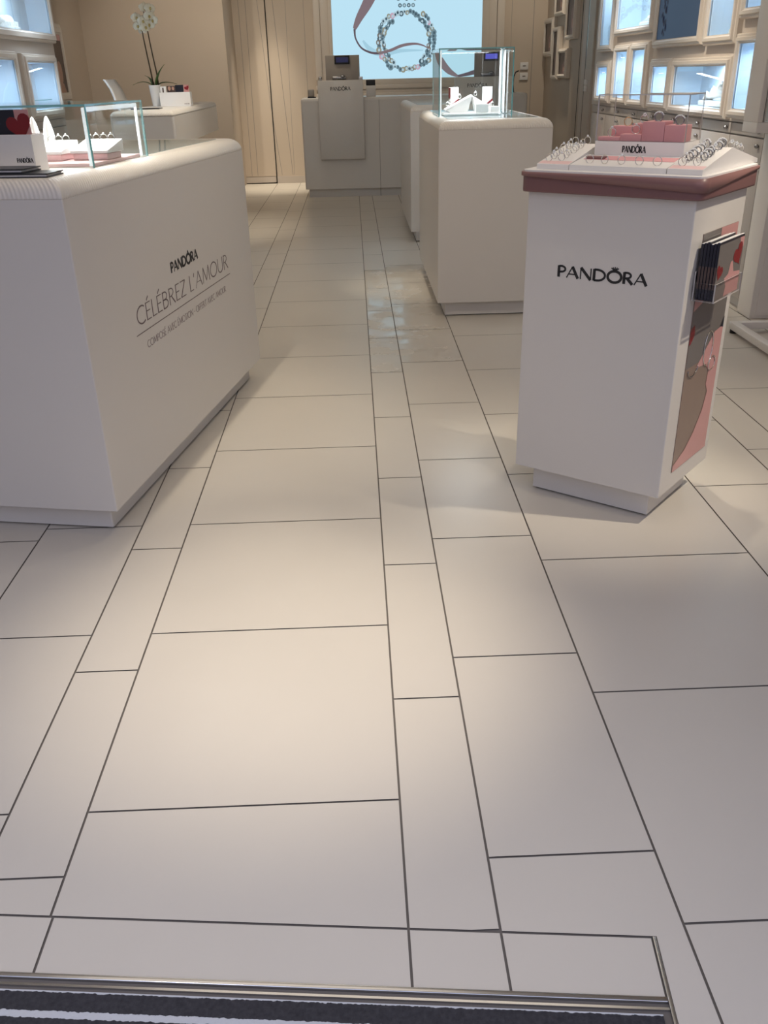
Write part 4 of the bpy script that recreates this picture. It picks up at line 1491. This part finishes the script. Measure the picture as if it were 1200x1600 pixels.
# ================================================================== small wall things
for i, (z, nm) in enumerate(((1.30, 'upper'), (1.185, 'lower'))):
    t = thing('wall_switch', '%s white switch plate on the back wall, right of the light box' % nm, 'switch', (2.165, 12.215, z), 0, 'switch plates on the back wall')
    MB('white_card').box(-.052, .052, -.02, 0, -.042, .042, bev=.004).done('plate', t)
    MB('grey_print').box(-.018, .018, -.024, -.02, -.004, .006).done('slot', t)
PF = 'framed pictures on the right rear wall'
for (y0, y1, z0, z1, lab, mw) in ((11.62, 12.14, 1.395, 1.80, 'slim white picture frame at the far end of the right rear wall', .07),
                                   (11.27, 11.61, 1.148, 1.69, 'tall white picture frame with dark photo, beside the small square frame', .06),
                                   (10.80, 11.26, 1.163, 1.46, 'small white picture frame, lowest near one of the rear group', .055),
                                   (11.10, 11.58, 1.80, 2.15, 'white picture frame at the top of the rear group, cut by the photo edge', .055),
                                   (10.50, 10.95, 1.54, 2.10, 'large white picture frame with brownish photo, nearest of the rear group', .06)):
    t = thing('picture_frame', lab, 'picture frame', (2.43, (y0 + y1) / 2, z0), 0, PF)
    f = MB('frame_paint')
    h_ = (y1 - y0) / 2
    frame_profile(f, 1, -.06, 0, -h_, h_, 0, z1 - z0, mw, mw * .75, 'frame_paint')
    f.done('frame', t)
    pp = MB('dark_print', 'rose_print', 'skin_print')
    a, c, e, g = -h_ + mw, h_ - mw, mw * .75, z1 - z0 - mw * .75
    pp.box(-.038, -.030, a, c, e, g, 'dark_print')
    pp.face([(-.0384, a, e), (-.0384, a + (c - a) * .5, e), (-.0384, a + (c - a) * .6, e + (g - e) * .45), (-.0384, a + (c - a) * .3, e + (g - e) * .62), (-.0384, a, e + (g - e) * .4)], 'rose_print')
    pp.face([(-.0387, a + (c - a) * .22, e + (g - e) * .12), (-.0387, a + (c - a) * .42, e + (g - e) * .15), (-.0387, a + (c - a) * .40, e + (g - e) * .34), (-.0387, a + (c - a) * .2, e + (g - e) * .30)], 'skin_print')
    pp.done('picture', t)
t = thing('wall_poster', 'slim framed portrait poster with pink top on the left wall', 'poster', (-3.0, 10.02, 1.05))
f = MB('frame_paint')
frame_profile(f, -1, .05, 0, -.34, .34, 0, .73, .07, .10, 'frame_paint')
f.done('frame', t)
pp = MB('dark_print', 'pink_print', 'skin_print')
pp.box(.02, .032, -.27, .27, .10, .63, 'dark_print')
pp.face([(.0325, -.27, .575), (.0325, .27, .575), (.0325, .27, .63), (.0325, -.27, .63)], 'pink_print')
pp.face([(.0325, .09 + .085 * math.cos(i * PI / 8), .28 + .11 * math.sin(i * PI / 8)) for i in range(16)], 'skin_print')
pp.face([(.0327, -.05, .10), (.0327, .22, .10), (.0327, .16, .185), (.0327, .02, .185)], 'skin_print')
pp.done('picture', t)
t = thing('wall_socket', 'small white double socket on the pilaster, right rear wall', 'socket', (2.41, 9.92, 1.10))
MB('white_card').box(-.015, 0, -.05, .05, -.055, .0, bev=.003).box(-.015, 0, -.05, .05, .004, .055, bev=.003).done('plate', t)

# ================================================================== desk things: chair, orchid, leaflets
t = thing('desk_chair', 'white chair with curved back tucked behind the left desk', 'chair', (-1.80, 8.62, 0))
rings = []
for i in range(9):
    q = i / 8
    x = -.165 - .14 * q ** 1.6 - (.02 if i == 8 else 0)
    z = .66 + .60 * q
    hw = .20 - .05 * max(0, q - .6)
    rings.append([(x, -hw, z), (x - .028 * (1 - .3 * q), -hw * .6, z), (x - .034, 0, z), (x - .028 * (1 - .3 * q), hw * .6, z), (x, hw, z), (x + .020, hw, z), (x + .004, hw * .6, z), (x - .004, 0, z), (x + .004, -hw * .6, z), (x + .02, -hw, z)])
MB('lacquer_satin').loft(rings).done('backrest', t)
MB('lacquer_satin').box(-.20, .20, -.20, .20, .625, .66, bev=.012).done('seat', t)
for (x, y) in ((-.16, -.16), (.16, -.16), (-.16, .16), (.16, .16)):
    MB('steel').tube([(x, y, .63), (x * 1.25, y * 1.25, 0.0)], .011, 8).done('leg', t)
MB('steel').tube([(-.18, -.18, .22), (.18, -.18, .22), (.18, .18, .22), (-.18, .18, .22), (-.18, -.18, .22)], .008, 8).done('foot_rail', t)

t = thing('potted_orchid', 'white orchid with two tall stems in a white pot on the left desk', 'potted plant', (-1.747, 8.72, 1.0354))
t.scale = (1.06, 1.06, 1.06)
MB('white_gloss').lathe([(.033, 0), (.036, .004), (.050, .155), (.052, .162), (.046, .162), (.044, .15)], 24, cap1=False).done('pot', t)
MB('soil').lathe([(.0435, .145), (.001, .152)], 16, cap0=False).done('soil', t)
OX, OZ = -1.645, 1.0302


def ox(x, z, y=0.0):
    return (x - OX, y, z - OZ)


st1 = [ox(-1.655, 1.185), ox(-1.662, 1.28), ox(-1.675, 1.40), ox(-1.688, 1.53), ox(-1.695, 1.64), ox(-1.700, 1.67)]
st2 = [ox(-1.615, 1.185, .01), ox(-1.618, 1.28, .01), ox(-1.632, 1.40, .01), ox(-1.645, 1.53, .01), ox(-1.655, 1.66, .01), ox(-1.665, 1.74, .01), ox(-1.658, 1.775, .01)]
MB('stem').tube(st1, [.0065, .006, .0055, .005, .004, .003]).done('stem', t)
MB('stem').tube(st2, [.0065, .006, .0055, .005, .004, .003, .002]).done('stem', t)


def leaf(pts, w):
    mb = MB('leaf')
    pts = [Vector(p) for p in pts]
    n = len(pts)
    rings = []
    for i, p in enumerate(pts):
        q = i / (n - 1)
        hw = w * (math.sin(PI * (0.12 + 0.88 * q) ** 0.8) + .04) * (1 if q < 1 else .15)
        d_ = (pts[min(i + 1, n - 1)] - pts[max(i - 1, 0)]).normalized()
        sd = d_.cross(Vector((0, 0, 1)))
        sd = sd.normalized() if sd.length > .2 else Vector((0, 1, 0))
        nn = sd.cross(d_)
        rings.append([p - sd * hw + nn * hw * .25, p - nn * .001, p + sd * hw + nn * hw * .25, p + nn * .002])
    mb.loft(rings)
    return mb.done('leaf', t)


def bez(a, b_, c, n=9):
    a, b_, c = Vector(a), Vector(b_), Vector(c)
    return [a * (1 - i / n) ** 2 + b_ * 2 * (i / n) * (1 - i / n) + c * (i / n) ** 2 for i in range(n + 1)]


leaf(bez((-.01, 0, .15), (-.07, -.02, .215), (-.175, -.03, .165)), .022)
leaf(bez((.015, 0, .15), (.03, -.01, .24), (.105, -.02, .315)), .024)
leaf(bez((.015, 0, .15), (.06, .03, .20), (.18, .05, .165)), .028)
leaf(bez((-.01, 0, .15), (-.03, .03, .22), (-.08, .03, .235)), .018)


def flower(c, yaw, pitch, s=1.0):
    mb = MB('petal', 'petal_heart')
    M = Matrix.Translation(c) @ Matrix.Rotation(yaw, 4, 'Z') @ Matrix.Rotation(pitch, 4, 'X')
    for k_, (ang, L, wdt) in enumerate(((90, .036, .017), (10, .040, .024), (170, .040, .024), (215, .034, .014), (325, .034, .014))):
        a = math.radians(ang)
        rings = []
        for i in range(6):
            q = i / 5
            r_ = L * q
            hw = wdt * math.sin(PI * (.08 + .84 * q) ** .9)
            cx, cz = r_ * math.cos(a), r_ * math.sin(a)
            nx, nz = -math.sin(a), math.cos(a)
            bow = -.008 * math.sin(PI * q) + .006 * q * q
            rings.append([M @ (Vector((cx + nx * hw * e, bow + .004 * e * e, cz + nz * hw * e)) * s) for e in (-1, -.5, 0, .5, 1)])
        mb.loft(rings, 'petal', False, False, closed=False)
    mb.ball(M @ Vector((0, -.006 * s, -.004 * s)), .008 * s, 'petal_heart', 8, (1, 1, 1.3))
    return mb.done('flower', t)


for i, (x, z, y) in enumerate(((-1.722, 1.685, -.01), (-1.715, 1.625, -.02), (-1.672, 1.660, -.02), (-1.655, 1.615, -.03), (-1.615, 1.695, -.02), (-1.590, 1.665, -.01), (-1.602, 1.750, -.02),
                               (-1.648, 1.755, -.01), (-1.625, 1.635, -.01), (-1.690, 1.600, .01))):
    flower(ox(x, z, y), rn.uniform(-.7, .7), rn.uniform(-.3, .3), 1.18)

t = thing('leaflet_box', 'white open leaflet box beside the orchid on the left desk', 'box', (-1.692, 8.60, 1.0354))
b_ = MB('white_card')
for (x0, x1, y0, y1, z0, z1) in ((0, .268, 0, .004, 0, .112), (0, .268, .096, .10, 0, .112), (0, .004, .004, .096, 0, .112), (.264, .268, .004, .096, 0, .112), (.004, .264, .004, .096, 0, .004)):
    b_.box(x0, x1, y0, y1, z0, z1)
b_.done('box_shell', t)
tx = MB('ink_pale')
lettering(tx, 'PANDÓRA', (.212, -.0003, .014), (1, 0, 0), (0, 0, 1), (0, -1, 0), .009, .045, .0018)
tx.done('logo_lettering', t)
cards = [('grey-white leaflets at the left end of the desk leaflet box', .010, .060, .155, 'white_card'), ('leaflet with two portrait photos in the desk leaflet box', .070, .140, .158, 'dark_print'),
         ('navy leaflet in the middle of the desk leaflet box', .142, .212, .165, 'navy'), ('pink leaflet with red heart, right end of desk leaflet box', .216, .260, .165, 'pink_print')]
for lab, x0, x1, h_, mt in cards:
    mb = MB(mt)
    mb.box(0, x1 - x0, 0, .012, 0, h_, mt)
    if mt == 'dark_print':
        mb.ball((.02, -.0005, h_ - .020), .014, 'skin_print', 10, (1, .05, 1.2))
        mb.ball((.052, -.0005, h_ - .020), .012, 'skin_print', 10, (1, .05, 1.2))
    if mt == 'pink_print':
        heart(mb, .026, h_ - .026, .022, -.0005, 'red', .3)
    if mt == 'white_card':
        mb.box(.018, .030, -.0006, .0, 0, h_ - .01, 'dark_print')
    tag(mb.done('leaflet', None, (-1.692 + x0, 8.612, 1.0398)), lab, 'leaflet', 'leaflets in the desk box')
tag(MB('black').box(-.20, .03, -.06, .09, 0, .008, bev=.002).done('writing_pad', None, (-1.60, 7.95, 1.0354)), 'thin black pad lying on the left desk before the orchid', 'pad')

# ================================================================== ENTRANCE MAT
ang = math.atan2(E_DIR.y, E_DIR.x)
org = EA - E_N * MAT_FRONT


def EP(s_, d_, z):     # along the mat edge from its right end, into the shop
    p_ = ER - E_N * MAT_FRONT - E_DIR * s_ + E_N * d_
    return (p_.x, p_.y, z)


t = thing('entrance_mat', 'black and light grey striped entrance mat at the threshold', 'mat', EP(0.0, -0.022, 0), ang)
MB('mat_carpet').box(-2.6, -.012, -.45, -.006, -.002, .0025).done('carpet', t)
struct(MB('steel').box(-2.6, 0.0, -.008, .0005, -.002, .003, bev=.001).box(-2.6, 0, -.020, -.016, -.002, .0015).done('trim_2', None, EP(0, 0, 0), ang))
struct(MB('steel').box(0.0005, .0065, -.55, MAT_FRONT, -.002, .003, bev=.001).done('trim_3', None, EP(0, 0, 0), ang))
